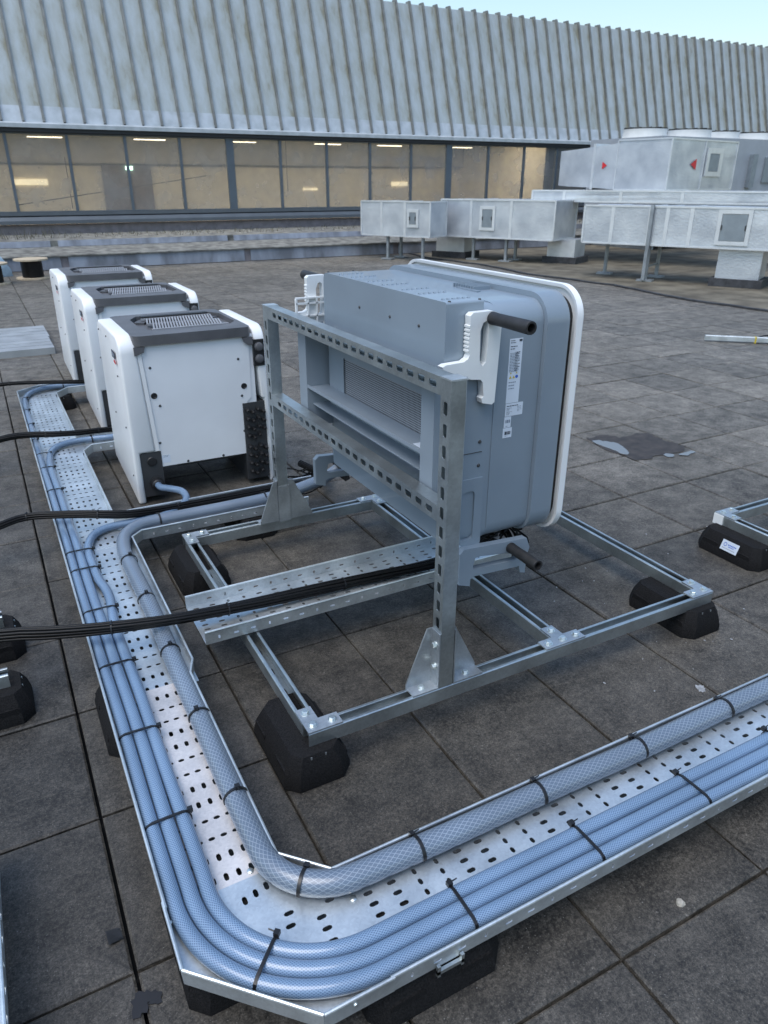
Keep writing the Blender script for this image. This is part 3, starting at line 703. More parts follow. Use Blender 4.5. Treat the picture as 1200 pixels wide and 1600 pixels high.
for y, s in ((.455, -1), (1.33, 1)):
    for nm, P, H, mm, dx in (('carry_bracket', HB, HH, M['offwhite'], 0), ('lower_bracket', LB, LH, M['grey'], 0)):
        bm = NB()
        if s > 0: P = [(a-.055, b) for a, b in P]; H = [(a-.055, b) for a, b in H]
        plate(bm, P, [H], (0, y if s < 0 else y-.022, 0), (1, 0, 0), (0, 0, 1), .022)
        cb = part(nm, bm, mm)
        x, z = (1.045, 1.0165) if nm == 'carry_bracket' else (1.156, .381)
        if s > 0: x -= .055
        bm = NB(); L = .148 if nm == 'carry_bracket' else .122
        lathe(bm, (x, y, z), (0, s, 0), [(0, .0135), (.003, .0155), (L*.2, .0145), (L-.004, .0158), (L, .0148), (L, .0105), (L-.03, .0100)], 22)
        part('grip', bm, M['grip'], cb)
    if s > 0:
        bm = NB()      # ribbed inner face of the far bracket
        for z in (.962, .945, .905, .87): box(bm, .885, .985, y-.0335, y-.0222, z, z+.005)
        for x in (.884, .925, .955): box(bm, x, x+.005, y-.0335, y-.0222, .87, .962)
        part('stiffening_rib', bm, M['offwhite'], cb)
# rating labels on the near end
def strips(bm, x0, x1, z0, z1, y, rows, idx, fill=.55, jag=True):
    s = mark(bm); h = (z1-z0)/rows
    for k in range(rows):
        w_ = (x1-x0)*(random.uniform(.45, 1) if jag else 1); zc = z0+h*(k+.5)
        a = x0
        while a < x0+w_:
            b_ = min(x0+w_, a+random.uniform(.002, .008)); 
            vv = [bm.verts.new(p) for p in ((a, y, zc-h*fill/2), (b_, y, zc-h*fill/2), (b_, y, zc+h*fill/2), (a, y, zc+h*fill/2))]; bm.faces.new(vv); a = b_+.0012
    setmat(bm, s, idx)
def quad(bm, pts, y, idx):
    s = mark(bm); bm.faces.new([bm.verts.new((a, y, b)) for a, b in pts]); setmat(bm, s, idx)
YL = .4774; mats = [M['label'], M['ink'], M['yellow'], M['blue'], M['ink_l']]
bm = NB(); box(bm, 1.122, 1.162, YL, .4781, .792, .956)
y = YL-.0005
quad(bm, [(1.151, .948), (1.160, .948), (1.160, .954), (1.151, .954)], y, 1)
strips(bm, 1.125, 1.147, .944, .954, y, 2, 1, .4); strips(bm, 1.125, 1.15, .928, .94, y, 2, 1, .35)
strips(bm, 1.125, 1.158, .872, .922, y, 13, 4, .5); strips(bm, 1.141, 1.158, .874, .924, y-.0002, 12, 1, .4)
for k in range(3):
    x = 1.1265+k*.0105
    if k < 2: quad(bm, [(x, .856), (x+.008, .856), (x+.004, .8635)], y, 2)
quad(bm, [(1.150+.0045*math.cos(a*PI/6), .860+.0042*math.sin(a*PI/6)) for a in range(12)], y, 3)
for x in (1.128, 1.146): quad(bm, [(x, .868), (x+.006, .868), (x+.003, .8725)], y, 2)
strips(bm, 1.126, 1.150, .826, .850, y, 3, 4, .3)
part('label', bm, mats, sharp=10, recalc=False)
bm = NB(); box(bm, 1.1225, 1.178, YL, .4781, .757, .7905)
strips(bm, 1.126, 1.17, .781, .787, y, 1, 1, .35); strips(bm, 1.126, 1.143, .760, .780, y, 6, 1, .3); strips(bm, 1.160, 1.174, .766, .782, y, 4, 4, .35); part('label', bm, mats, sharp=10, recalc=False)
bm = NB(); box(bm, 1.1215, 1.143, YL, .4781, .727, .7555); strips(bm, 1.125, 1.14, .735, .752, y, 1, 4, .5, False); strips(bm, 1.127, 1.137, .729, .732, y, 1, 1, .5)
part('label', bm, mats, sharp=10, recalc=False)
bm = NB(); box(bm, 1.1195, 1.148, YL, .4781, .699, .7255); strips(bm, 1.125, 1.1435, .707, .7165, y, 1, 1, .95, False); strips(bm, 1.126, 1.142, .703, .705, y, 1, 4, .6)
part('label', bm, mats, sharp=10, recalc=False)
# loose connectors and wires dangling below the near corner
bm = NB()
for k in range(9):
    a = random.random()*6
    P = spline([(1.2+random.uniform(-.02, .05), .60+random.uniform(-.05, .08), .40), (1.23+random.uniform(-.02, .06), .58+random.uniform(-.05, .06), .35), (1.25+random.uniform(-.04, .05), .57+random.uniform(-.06, .05), .315+random.uniform(0, .03)), (1.21+random.uniform(-.05, .05), .60, .335+random.uniform(0, .03))], .012)
    tube(bm, P, .0032, 7)
for k in range(6):
    x, yy, z = 1.24+random.uniform(-.03, .05), .565+random.uniform(-.03, .05), .325+random.uniform(0, .05); d = V((random.uniform(-1, 1), random.uniform(-1, 1), random.uniform(-.5, .5))).normalized()
    cyl(bm, (x, yy, z), V((x, yy, z))+d*.03, .0075, .0055, 10)
part('loose_lead', bm, M['cable'])
bm = NB()
for k in range(14):
    P = spline([(1.02+random.uniform(-.02, .02), .62+k*.03, .405), (1.05, .60+k*.022, .36+random.uniform(-.01, .02)), (1.14, .57+k*.014, .352+random.uniform(-.015, .015)), (1.24, .57+k*.01, .39)], .02); tube(bm, P, .0032, 6)
part('string_lead', bm, M['cable'])

# ------------------------------------------------------------------ white inverters
def white_inverter():
    X, Y = .43, 2.14
    t = thing('white_inverter', (X+.317, Y+.28, 0), 'nearest white floor-standing inverter, its hose gland and whole rear plate in view', 'inverter', 'white floor-standing inverters')
    P = lambda nm, bm, m, par=t, **k: part(nm, bm, m, par, T=Matrix.Translation((X, Y, 0)), **k)
    def arc(cx, cz, r, a0, a1, n=7): return [(cx+r*math.cos(a0+(a1-a0)*i/n), cz+r*math.sin(a0+(a1-a0)*i/n)) for i in range(n+1)]
    prof = [(.012, .004), (.10, .0)]+[(.46, .028), (.535, .06)]+arc(.50, .675, .06, 0, PI/2)+arc(.075, .66, .075, PI/2, PI)+[(.002, .03)]
    for s in (0, 1):
        bm = NB(); wi_, wt, wl = ((.098, .074, .032) if not s else (.036, .060, .021))
        cut = .234 if not s else .41
        prism(bm, [(0, 0), (wl, 0), (wl, cut), (wi_, cut), (wt, .735), (0, .735)], 'y', 0, .56)
        top = [e for e in bm.edges if all(v_.co.z > .73 for v_ in e.verts) and abs(e.verts[0].co.y-e.verts[1].co.y) < 1e-4]
        bmesh.ops.bevel(bm, geom=top, offset=.07, segments=7, affect='EDGES', profile=.5, clamp_overlap=False)
        bev(bm, .011, 3, 50)
        for v_ in bm.verts:
            if v_.co.z < .2: v_.co.z += max(0, v_.co.y-.08)*.12*(1-v_.co.z/.2)
            v_.co.x += .012*max(0, v_.co.z-.1)*(1 if v_.co.x < .03 else 0)
        if s:
            for v_ in bm.verts: v_.co.x = .635-v_.co.x
        sp = P('side_panel', bm, M['white'])
        bm = NB()
        for yy, z in ((.45, .699), (.25, .701), (.54, .552), (.076, .564), (.06, .343), (.05, .125), (.30, .35), (.2, .03), (.36, .03)):
            x = -.0003 if not s else .6353
            cyl(bm, (x+(.002 if not s else -.002), yy, z), (x-(.0022 if not s else -.0022), yy, z), .0042, .003, 10)
        P('screw', bm, M['charcoal'], sp)
        if s == 0:
            bm = NB()
            quad2 = lambda pts, i: (lambda st: (bm.faces.new([bm.verts.new((-.0009, a, b)) for a, b in pts]), setmat(bm, st, i)))(mark(bm))
            box(bm, -.0006, .002, .082, .148, .634, .664)
            quad2([(.09, .64), (.14, .642), (.14, .658), (.09, .656)], 1)
            quad2([(.082, .612), (.125, .618), (.10, .632), (.085, .630)], 2)
            quad2([(.060, .618), (.082, .612), (.085, .630)], 2)
            P('logo', bm, [M['ink'], M['ink_l'], M['red']], sp, recalc=False, sharp=10)
    bm = NB(); box(bm, .062, .575, .012, .52, .157, .70); P('body', bm, M['white_plate'])
    # rear plate facing the camera
    pl = [(.116, .16), (.52, .157), (.531, .40), (.552, .42), (.558, .684), (.53, .69), (.515, .706), (.128, .708), (.112, .692), (.095, .687), (.10, .6), (.117, .234)]
    bm = NB(); prism(bm, pl, 'y', .0085, .0118); bev(bm, .001, 1)
    fp = P('rear_plate', bm, M['white_plate'])
    bm = NB(); prism(bm, [(.076, .684), (.093, .684), (.117, .236), (.101, .236)], 'y', .003, .0118); bev(bm, .003, 2); P('edge_strip', bm, M['white'], fp)
    bm = NB()
    for a, b in ((.228, .697), (.395, .699), (.123, .599), (.504, .597), (.144, .433), (.508, .431), (.507, .266), (.398, .165), (.236, .166), (.124, .269)): lathe(bm, (a, .0085, b), (0, -1, 0), [(0, .0058), (.0015, .0055), (.003, .003)], 12)
    P('screw', bm, M['charcoal'], fp)
    bm = NB()
    for a, b in ((.113+.012, .479), (.521, .474)): lathe(bm, (a, .0088, b), (0, -1, 0), [(0, .0135), (.0015, .0135), (.003, .011), (.0005, .009)], 20)
    P('blanking_plug', bm, M['black'], fp)
    bm = NB(); box(bm, .125, .16, .0078, .0084, .175, .21); s0 = mark(bm)
    strips_ = [(.13, .201, .15), (.13, .207, .155)]
    for a, z, b in strips_: bm.faces.new([bm.verts.new(p) for p in ((a, .0075, z), (b, .0075, z), (b, .0075, z+.002), (a, .0075, z+.002))])
    setmat(bm, s0, 1); P('label', bm, [M['label'], M['ink_l']], fp, recalc=False)
    # dark top with sunk grille
    bm = NB(); hexo = [(.135, .16), (.175, .095), (.50, .095), (.55, .17), (.55, .41), (.50, .49), (.175, .49), (.135, .41)]
    plate(bm, rrect(.066, .568, -.006, .55, .03, 4), [hexo], (0, 0, .7345), (1, 0, 0), (0, 1, 0), .041)
    bev(bm, .004, 2, 50)
    tc_ = P('top_cover', bm, M['dark'])
    for pts in ([(.066, .69), (.112, .69), (.104, .668), (.072, .656), (.066, .656)], [(.528, .69), (.572, .69), (.572, .657), (.55, .657), (.535, .668)]):
        bm = NB(); prism(bm, pts, 'y', -.005, .03); bev(bm, .002, 1); P('cover_tab', bm, M['dark'], tc_)
    bm = NB(); box(bm, .13, .555, .09, .495, .695, .712)
    for pts in ([(.138, .16), (.176, .097), (.205, .14), (.18, .18)], [(.548, .17), (.499, .097), (.47, .14), (.515, .19)], [(.542, .40), (.489, .473), (.46, .42), (.505, .385)], [(.148, .40), (.186, .473), (.215, .42), (.19, .38)]): prism(bm, pts, 'z', .712, .722)
    bev(bm, .002, 1); P('grille_recess', bm, M['dark'], tc_)
    bm = NB()
    for row, (y0, y1) in enumerate(((.15, .282), (.292, .42))):
        box(bm, .185, .505, y1+.0005, y1+.006, .724, .7335)
        for k in range(24):
            x = .185+k*.0128; prism(bm, [(x, y0), (x+.0065, y0), (x+.0305, y1), (x+.024, y1)], 'z', .724, .733)
    box(bm, .18, .515, .138, .1495, .718, .7335)
    P('fan_grille', bm, M['grille'], tc_)
    bm = NB(); box(bm, .19, .5, .43, .462, .717, .740); bev(bm, .004, 2); P('lift_grip', bm, M['black'], tc_)
    # black switch block (upper right), plug panel (lower right), gland box (lower left)
    bm = NB(); box(bm, .573, .622, -.004, .02, .56, .677); bev(bm, .003, 2)
    sb = P('switch_block', bm, M['black'])
    for z in (.645, .592):
        bm = NB(); lathe(bm, (.598, -.004, z), (0, -1, 0), [(0, .02), (.002, .02), (.003, .016), (.010, .0155), (.011, .013)], 20); P('knob', bm, M['dark'], sb)
    bm = NB(); box(bm, .507, .614, .006, .40, .026, .395); bev(bm, .003, 1)
    pp = P('plug_panel', bm, M['charcoal'])
    for blk in (0, 1):
        for r_i in range(4):
            for c in range(4 if r_i < 3 else 3):
                x = .526+c*.0245; z = (.365-r_i*.04 if not blk else .19-r_i*.04)-(.012 if c % 2 else 0)
                bm = NB(); lathe(bm, (x, .006, z), (0, -1, -.15), [(0, .0105), (.006, .0105), (.007, .0085), (.02, .008), (.024, .006)], 10); P('plug', bm, M['black'], pp)
    bm = NB(); box(bm, .03, .122, .006, .30, .03, .232); bev(bm, .003, 1)
    gb = P('gland_box', bm, M['charcoal'])
    bm = NB(); lathe(bm, (.078, .006, .192), (0, -1, 0), [(0, .021), (.004, .021), (.007, .018), (.0075, .005)], 20); P('blanking_cap', bm, M['black'], gb)
    bm = NB(); lathe(bm, (.086, .006, .09), (0, -1, 0), [(0, .029), (.008, .029), (.009, .025), (.03, .024), (.034, .02), (.036, .016)], 20); P('gland', bm, M['black'], gb)
    bm = NB(); box(bm, .12, .505, .30, .50, .10, .157); box(bm, .2, .5, .06, .3, .13, .157); P('base_box', bm, M['charcoal'])
    for x in (.07, .53): bm = NB(); box(bm, x, x+.03, .05, .52, .012, .03); P('foot_rail', bm, M['charcoal'])
    return t
wi = white_inverter()
dup(wi, (.022, 1.165, 0), 'middle white floor-standing inverter of the row of three', 'white floor-standing inverters')
dup(wi, (.02, 2.37, 0), 'farthest white floor-standing inverter, nearest the building', 'white floor-standing inverters')

# ------------------------------------------------------------------ main cable tray
ZF, ZR = .090, .124
tray = thing('cable_tray', (.18, 1.5, .084), 'wide galvanised tray with many slots carrying blue hoses round the angled near corner', 'cable tray')
def floor_holes(L, W, off=0, margin=.018):
    """Rows every 50 mm: two of lengthwise slots, two of crosswise slots; columns every 25 mm."""
    hs = []; k = 0; x = .025+off
    ncol = int((W-2*margin)/.025)+1; y0 = (W-(ncol-1)*.025)/2
    while x < L-.014:
        for c in range(ncol):
            hs.append(slot(x, y0+c*.025, .0195, .0092) if k % 4 < 2 else slot(x, y0+c*.025, .0088, .0145))
        x += .05 if True else .05; k += 1
    return hs
def section(name, axis, a0, a1, b0, b1, m, z=ZF, par=tray, holes=True, dense=False, off=0):
    """Perforated floor sheet: a = along axis, b = across."""
    L, W = a1-a0, b1-b0; hs = floor_holes(L, W, off) if holes else []
    bm = NB()
    if axis == 'y': plate(bm, [(0, 0), (L, 0), (L, W), (0, W)], hs, (b1, a0, z), (0, 1, 0), (-1, 0, 0), .0015)
    else: plate(bm, [(0, 0), (L, 0), (L, W), (0, W)], hs, (a0, b0, z), (1, 0, 0), (0, 1, 0), .0015)
    return part(name, bm, m, par)
def tray_wall(bm, p0, p1, z0, z1, slots=False):
    """Side wall along p0->p1 with rolled rim; outside is on the right of p0->p1."""
    p0, p1 = V((*p0, 0)), V((*p1, 0)); d = (p1-p0).normalized(); L = (p1-p0).length
    hl = []
    if slots:
        x = .04
        while x < L-.03: hl.append(slot(x, .0165, .016, .006) if int(x/.05) % 3 else slot(x, .0165, .006, .012)); x += .05
    plate(bm, [(0, 0), (L, 0), (L, z1-z0), (0, z1-z0)], hl, p0+V((0, 0, z0)), d, (0, 0, 1), .0014)
    n = d.cross(V((0, 0, 1)))
    tube(bm, [p0+V((0, 0, z1))-n*.001, p1+V((0, 0, z1))-n*.001], .0034, 8)
Sx0, Sx1 = .070, .2855
section('tray_floor', 'y', .0, .685, Sx0, Sx1, M['zinc_warm'], off=.015)
section('tray_floor', 'y', .667, 1.60, Sx0, .306, M['zinc'], z=ZF-.0022)
section('tray_floor', 'y', 1.60, 2.72, Sx0, .279, M['zinc'], z=ZF-.0005)
section('tray_floor', 'y', 2.72, 3.99, Sx0, .279, M['zinc'], z=ZF-.0012)
section('tray_floor', 'x', .36, 2.60, -.299, -.0665, M['zinc'], off=.03)
section('branch_floor', 'x', .279, 1.02, 1.608, 1.816, M['zinc'], z=ZF-.003)
section('branch_floor', 'x', .279, .60, 2.716, 2.945, M['zinc'], z=ZF-.003)
section('branch_floor', 'x', .279, .62, 3.945, 4.10, M['zinc'], z=ZF-.003)
# bevelled corner piece
bm = NB()
op = [(Sx0, .0165), (Sx0, -.125), (.246, -.299), (.372, -.299), (.372, -.0665), (.364, -.0665), (.2855, .0165)]
hl = [slot(.205, -.028, .0092, .0195), slot(.228, -.022, .0092, .0195), slot(.251, -.016, .0092, .0195), slot(.318, -.125, .0195, .0092), (slot(.318, -.15, .0195, .0092)), slot(.318, -.176, .0195, .0092), slot(.345, -.1, .0195, .0092), slot(.35, -.19, .0195, .0092), slot(.268, -.09, .0195, .0092), slot(.262, -.115, .0195, .0092)]
plate(bm, op, hl, (0, 0, ZF+.0018), (1, 0, 0), (0, 1, 0), .0015); cp_ = part('corner_floor', bm, M['zinc'])
bm = NB()
for x, y in ((.385, -.118), (.235, .03), (.385, -.2), (.1, .03)): lathe(bm, (x, y, ZF+.0006), (0, 0, 1), [(0, .007), (.0015, .0065), (.003, .0035)], 14)
part('dome_bolt', bm, M['bolt'], cp_)
bm = NB()
tray_wall(bm, (Sx0-.0015, -.125), (Sx0-.0015, .015), ZF-.002, ZR-.001); tray_wall(bm, (.246, -.3005), (Sx0-.0015, -.125), ZF-.002, ZR-.001); tray_wall(bm, (.372, -.3005), (.246, -.3005), ZF-.002, ZR-.001)
tray_wall(bm, (.287, .0165), (.365, -.065), ZF-.002, ZR-.001)
part('corner_wall', bm, M['zinc'], cp_)
bm = NB(); cyl(bm, (Sx0+.0005, -.02, .108), (Sx0+.004, -.02, .108), .005, .004, 12); cyl(bm, (.30, -.302, .108), (.30, -.3045, .108), .004, .003, 10); part('dome_bolt', bm, M['bolt'], cp_)
def wall(name, p0, p1, z0=ZF-.002, z1=ZR, slots=False, m='zinc', par=None):
    bm = NB(); tray_wall(bm, p0, p1, z0, z1, slots); return part(name, bm, M[m], par or tray)
# walls run so that their outside is to the right
wall('side_wall', (Sx0-.002, 3.985), (Sx0-.002, 0), slots=True)
wall('side_wall', (.2872, .0), (.2872, .665), slots=True); wall('side_wall', (.288, .665), (.3075, .72), z0=ZF-.004); wall('side_wall', (.3075, .72), (.3075, 1.568), z0=ZF-.004, slots=True)
wall('side_wall', (2.60, -.301), (.366, -.301), slots=True) if False else wall('side_wall', (.366, -.301), (2.60, -.301), slots=True)
wall('side_wall', (2.60, -.0645), (.366, -.0645), slots=True)
wall('side_wall', (.3075, 1.568), (.35, 1.6085), z0=ZF-.005); wall('side_wall', (.35, 1.6065), (1.02, 1.6065), z0=ZF-.005, slots=True); wall('side_wall', (1.12, 1.8175), (.281, 1.8175), z0=ZF-.005, slots=True)
wall('side_wall', (.281, 1.8175), (.281, 2.64)); wall('side_wall', (.281, 2.64), (.328, 2.715), z0=ZF-.005); wall('side_wall', (.328, 2.7145), (.60, 2.7145), z0=ZF-.005, slots=True); wall('side_wall', (.60, 2.9465), (.281, 2.9465), z0=ZF-.005)
wall('side_wall', (.281, 2.9465), (.281, 3.84)); wall('side_wall', (.281, 3.84), (.355, 3.944), z0=ZF-.005); wall('side_wall', (.355, 3.9435), (.62, 3.9435), z0=ZF-.005); wall('side_wall', (.62, 4.102), (.2, 4.085), z0=ZF-.005); wall('side_wall', (.2, 4.085), (Sx0-.002, 3.985), z0=ZF-.005)
bm = NB(); plate(bm, [(Sx0, 3.98), (.3, 3.98), (.3, 4.095), (.2, 4.083)], [], (0, 0, ZF-.0045), (1, 0, 0), (0, 1, 0), .0012); part('branch_floor', bm, M['zinc'])
# clips holding the tray to its feet
bm = NB()
for x in (.452, .50): box(bm, x, x+.006, -.309, -.303, .072, .098)
box(bm, .452, .506, -.309, -.303, .078, .086); part('fixing_clip', bm, M['galv'], tray)

# tray lying on the frame
tr2 = thing('cable_tray', (.9, .87, .121), 'narrow slotted tray lying across the steel frame under a cable bundle', 'cable tray')
Z2 = .1265
section('tray_floor', 'x', .357, 1.42, .768, .985, M['zinc'], z=Z2, par=tr2)
wall('side_wall', (.357, .7665), (1.42, .7665), z0=.1235, z1=.163, slots=True, par=tr2); wall('side_wall', (1.42, .9865), (.357, .9865), z0=.1235, z1=.163, slots=True, par=tr2)

# tray of the neighbouring run, only its right rim in view
tr3 = thing('cable_tray', (-.30, -.2, .084), 'cable tray at the lower left edge of the photo, only its rim visible', 'cable tray')
section('tray_floor', 'y', -.9, .36, -.41, -.196, M['zinc'], par=tr3); wall('side_wall', (-.1945, -.9), (-.1945, .36), par=tr3, slots=True); wall('side_wall', (-.4115, .36), (-.4115, -.9), par=tr3)
foot(-.30, -.1, 0, 'black rubber foot under the tray at the lower left edge', TF, H=.0815)

# ------------------------------------------------------------------ hoses
def wob(path, amp, seed, lim=None):
    rnd = random.Random(seed); ph = [rnd.random()*6 for _ in range(6)]; out = []; s = 0
    for i, p in enumerate(path):
        if i: s += (p-path[i-1]).length
        d = (path[min(i+1, len(path)-1)]-path[max(i-1, 0)]).normalized(); n_ = d.cross(V((0, 0, 1)))
        out.append(p+n_*amp*(math.sin(s*5.1+ph[0])+.6*math.sin(s*11+ph[1]))+V((0, 0, abs(amp*.5*math.sin(s*7+ph[2])))))
    return out
def lpath(x, y, R, zc, c=(.373, .012), ystart=2.2, xend=2.6):
    pts = []
    yv = ystart
    while yv > c[1]+.02: pts.append(V((x, yv, zc))); yv -= .03
    for i in range(0, 31):
        a = PI+PI/2*i/30; pts.append(V((c[0]+R*math.cos(a), c[1]+R*math.sin(a), zc)))
    xv = c[0]+.03
    while xv < xend: pts.append(V((xv, y, zc))); xv += .03
    return pts
def strap(parent, pts, nrm, w_=.0062, head=None, t=.0012):
    bm = NB(); ribbon(bm, [V(p) for p in pts], nrm, w_, t)
    if head:
        h = V(head); n_ = V(nrm).normalized(); T = Matrix.Translation(h) @ n_.to_track_quat('Y', 'Z').to_matrix().to_4x4()
        box(bm, -.0052, .0052, -.0050, .0050, -.003, .0066, T=T)
        d = n_; cyl(bm, h+V((0, 0, .004)), h+V((0, 0, .004))+n_*.016+V((0, 0, .003)), .0016, .0012, 6)
    o = obj('cable_tie', bm, M['tie'], parent); o.matrix_parent_inverse = Matrix(); return o
RB, zc = .0152, .1062
GH = 'blue braided hoses in the cable tray'
main = [lpath(.0885, -.2735, .2852, zc), lpath(.1195, -.2425, .2542, zc), lpath(.1505, -.2115, .2232, zc)]
far = [
    spline([(.78, 4.04, .13), (.55, 4.06, zc), (.40, 4.065, zc), (.25, 4.065, zc), (.155, 4.0, zc), (.105, 3.86, zc), (.092, 3.6, zc), (.088, 3.2, zc), (.086, 2.8, zc), (.087, 2.5, zc), (.0885, 2.23, zc)], .03),
    spline([(.75, 2.83, .12), (.55, 2.845, zc), (.43, 2.852, zc), (.30, 2.868, zc), (.20, 2.84, zc), (.145, 2.76, zc), (.124, 2.62, zc), (.119, 2.45, zc), (.1195, 2.23, zc)], .03),
    spline([(.516, 2.125, .09), (.521, 2.075, .092), (.55, 1.99, .11), (.577, 1.91, .122), (.572, 1.83, .12), (.53, 1.775, .112), (.45, 1.742, .107), (.36, 1.735, .106), (.26, 1.735, .106), (.195, 1.70, .106), (.16, 1.62, .106), (.150, 1.53, .106), (.1505, 1.42, .106), (.152, 1.33, .106), (.162, 1.25, .106), (.164, 1.18, .106), (.156, 1.08, .106), (.1505, .98, .106)], .02)]
third = [p for p in main[2] if p.y < .95]
paths = [far[0][:-1]+main[0], far[1][:-1]+main[1], far[2][:-1]+third]
labs = ['outermost blue braided hose, along the outer rim of the tray', 'blue braided hose running between the outer and inner blue hoses', 'innermost blue braided hose, rising from the gland of the nearest white inverter']
hoses = []
for k in range(3):
    bm = NB(); tube(bm, wob(paths[k], .0011, 11+k), RB, 16)
    o = obj('blue_hose', bm, M['hose'], sharp=60); tag(o, labs[k], 'hose', GH); hoses.append(o)
bm = NB()
CG = (.402, .042); RG = .0248; zg = .1155
gp = spline([(1.45, 1.72, .36), (1.36, 1.755, .26), (1.28, 1.765, .19), (1.22, 1.76, .155), (1.15, 1.745, .132), (1.03, 1.72, .12), (.90, 1.697, zg), (.685, 1.682, zg), (.50, 1.682, zg), (.39, 1.678, zg), (.32, 1.645, zg), (.28, 1.58, zg), (.264, 1.49, zg), (.262, 1.40, zg)], .03)[:-1]+lpath(.262, -.0985, .14, zg, CG, 1.40)
tube(bm, wob(gp, .0018, 3), RG, 20)
big = tag(obj('clear_hose', bm, M['hose_big'], sharp=60), 'thick clear grey braided hose along the inner rim of the tray', 'hose')
bm = NB(); lathe(bm, (1.235, 1.7615, .165), (.82, .06, .56), [(0, .03), (.012, .031), (.013, .028), (.03, .028)], 20)
box(bm, -.012, .012, -.055, .03, -.045, .05, T=Matrix.Translation((1.232, 1.76, .163)) @ Matrix.Rotation(-.35, 4, 'Y')); bev(bm, .002, 1)
o = obj('hose_clamp', bm, M['black'], big); o.matrix_parent_inverse = Matrix()
# straps over the blue hoses
def band(n0, n1, axis, pos, parent, lift=0):
    """band over hoses whose centres run n0..n1 across the tray at pos along it."""
    r = RB+.0018; z = zc; lo, hi = n0, n1
    A = [(lo-r, z-.012), (lo-r, z), (lo-r*.7, z+r*.72), (lo, z+r)]+([((lo+hi)/2, z+r+.0004)] if hi > lo else [])+[(hi, z+r), (hi+r*.7, z+r*.72), (hi+r, z), (hi+r, z-.012)]
    sk = random.uniform(-.006, .006); N_ = len(A)
    if axis == 'y': pts = [(a, pos+sk*(i/(N_-1)-.5), b) for i, (a, b) in enumerate(A)]; nrm = (0, -1, 0); h = (hi+r*.95, pos+sk/2, z+r*.75)
    else: pts = [(pos+sk*(i/(N_-1)-.5), a, b) for i, (a, b) in enumerate(A)]; nrm = (1, 0, 0); h = (pos+sk/2, hi+r*.95, z+r*.75)
    strap(parent, pts, nrm, head=h)
for p in (1.40, 1.11, .80, .50, .205): band(.0885, .1505 if p < 1 or p > 1.3 else .158, 'y', p, hoses[2])
band(.0885, .152, 'y', 1.548, hoses[2])
for p in (.546, .843, 1.143, 1.44, 1.74): band(-.2735, -.2115, 'x', p, hoses[2])
for p in (2.49, 2.19, 1.89): band(.0875, .1195, 'y', p, hoses[1])
band(.0865, .0865, 'y', 2.95, hoses[0]); band(.0885, .0885, 'y', 3.24, hoses[0]); band(.0905, .0905, 'y', 3.54, hoses[0]); band(.1, .1, 'y', 3.82, hoses[0]); band(.087, .122, 'y', 2.70, hoses[1])
band(2.857, 2.857, 'x', .346, hoses[1]); band(4.066, 4.066, 'x', .34, hoses[0])
# diagonal strap on the bend
ca = math.radians(226); cr = V((math.cos(ca), math.sin(ca), 0)); c0 = V((.373, .012, 0)); r = RB+.0018
A = [(.2852+r, zc-.012), (.2852+r, zc), (.2852+r*.7, zc+r*.72), (.2852, zc+r), (.2542, zc+r+.0004), (.2232, zc+r), (.2232-r*.7, zc+r*.72), (.2232-r, zc), (.2232-r, zc-.012)]
strap(hoses[2], [c0+cr*a+V((0, 0, b)) for a, b in A], cr.cross(V((0, 0, 1))), head=c0+cr*(.2232-r*.95)+V((0, 0, zc+r*.8)))
def loop(parent, c, along, r=RG+.0022, z=zg, a0=-.45, a1=1.05*PI, hd=.62):
    """band over the top of the thick hose at c (x,y)."""
    d = V(along).normalized(); n_ = V((0, 0, 1)).cross(d); pts = []
    for i in range(15):
        a = a0+(a1-a0)*i/14; pts.append(V((c[0], c[1], z))+n_*r*math.cos(a)+V((0, 0, r*math.sin(a))))
    strap(parent, pts[::-1], d, .0066, head=V((c[0], c[1], z))+n_*(r+.002)*math.cos(hd*PI)+V((0, 0, (r+.002)*math.sin(hd*PI))))
for yv in (1.392, 1.103, .79, .486, .196): loop(big, (.262, yv), (0, -1, 0), hd=random.uniform(.4, .6))
for xv in (.537, .837, 1.13, 1.422, 1.72): loop(big, (xv, -.0985), (1, 0, 0), hd=random.uniform(.12, .25))
loop(big, (.402-.14*math.cos(math.radians(48)), .042-.14*math.sin(math.radians(48))), (.74, -.67, 0), hd=.2)
for xv in (.43, .86): loop(big, (xv, 1.684 if xv < .6 else 1.694), (1, .02, 0), a0=-.8, hd=.15)
for yv in (.486, .79):   # ties round to the tray slots
    pass

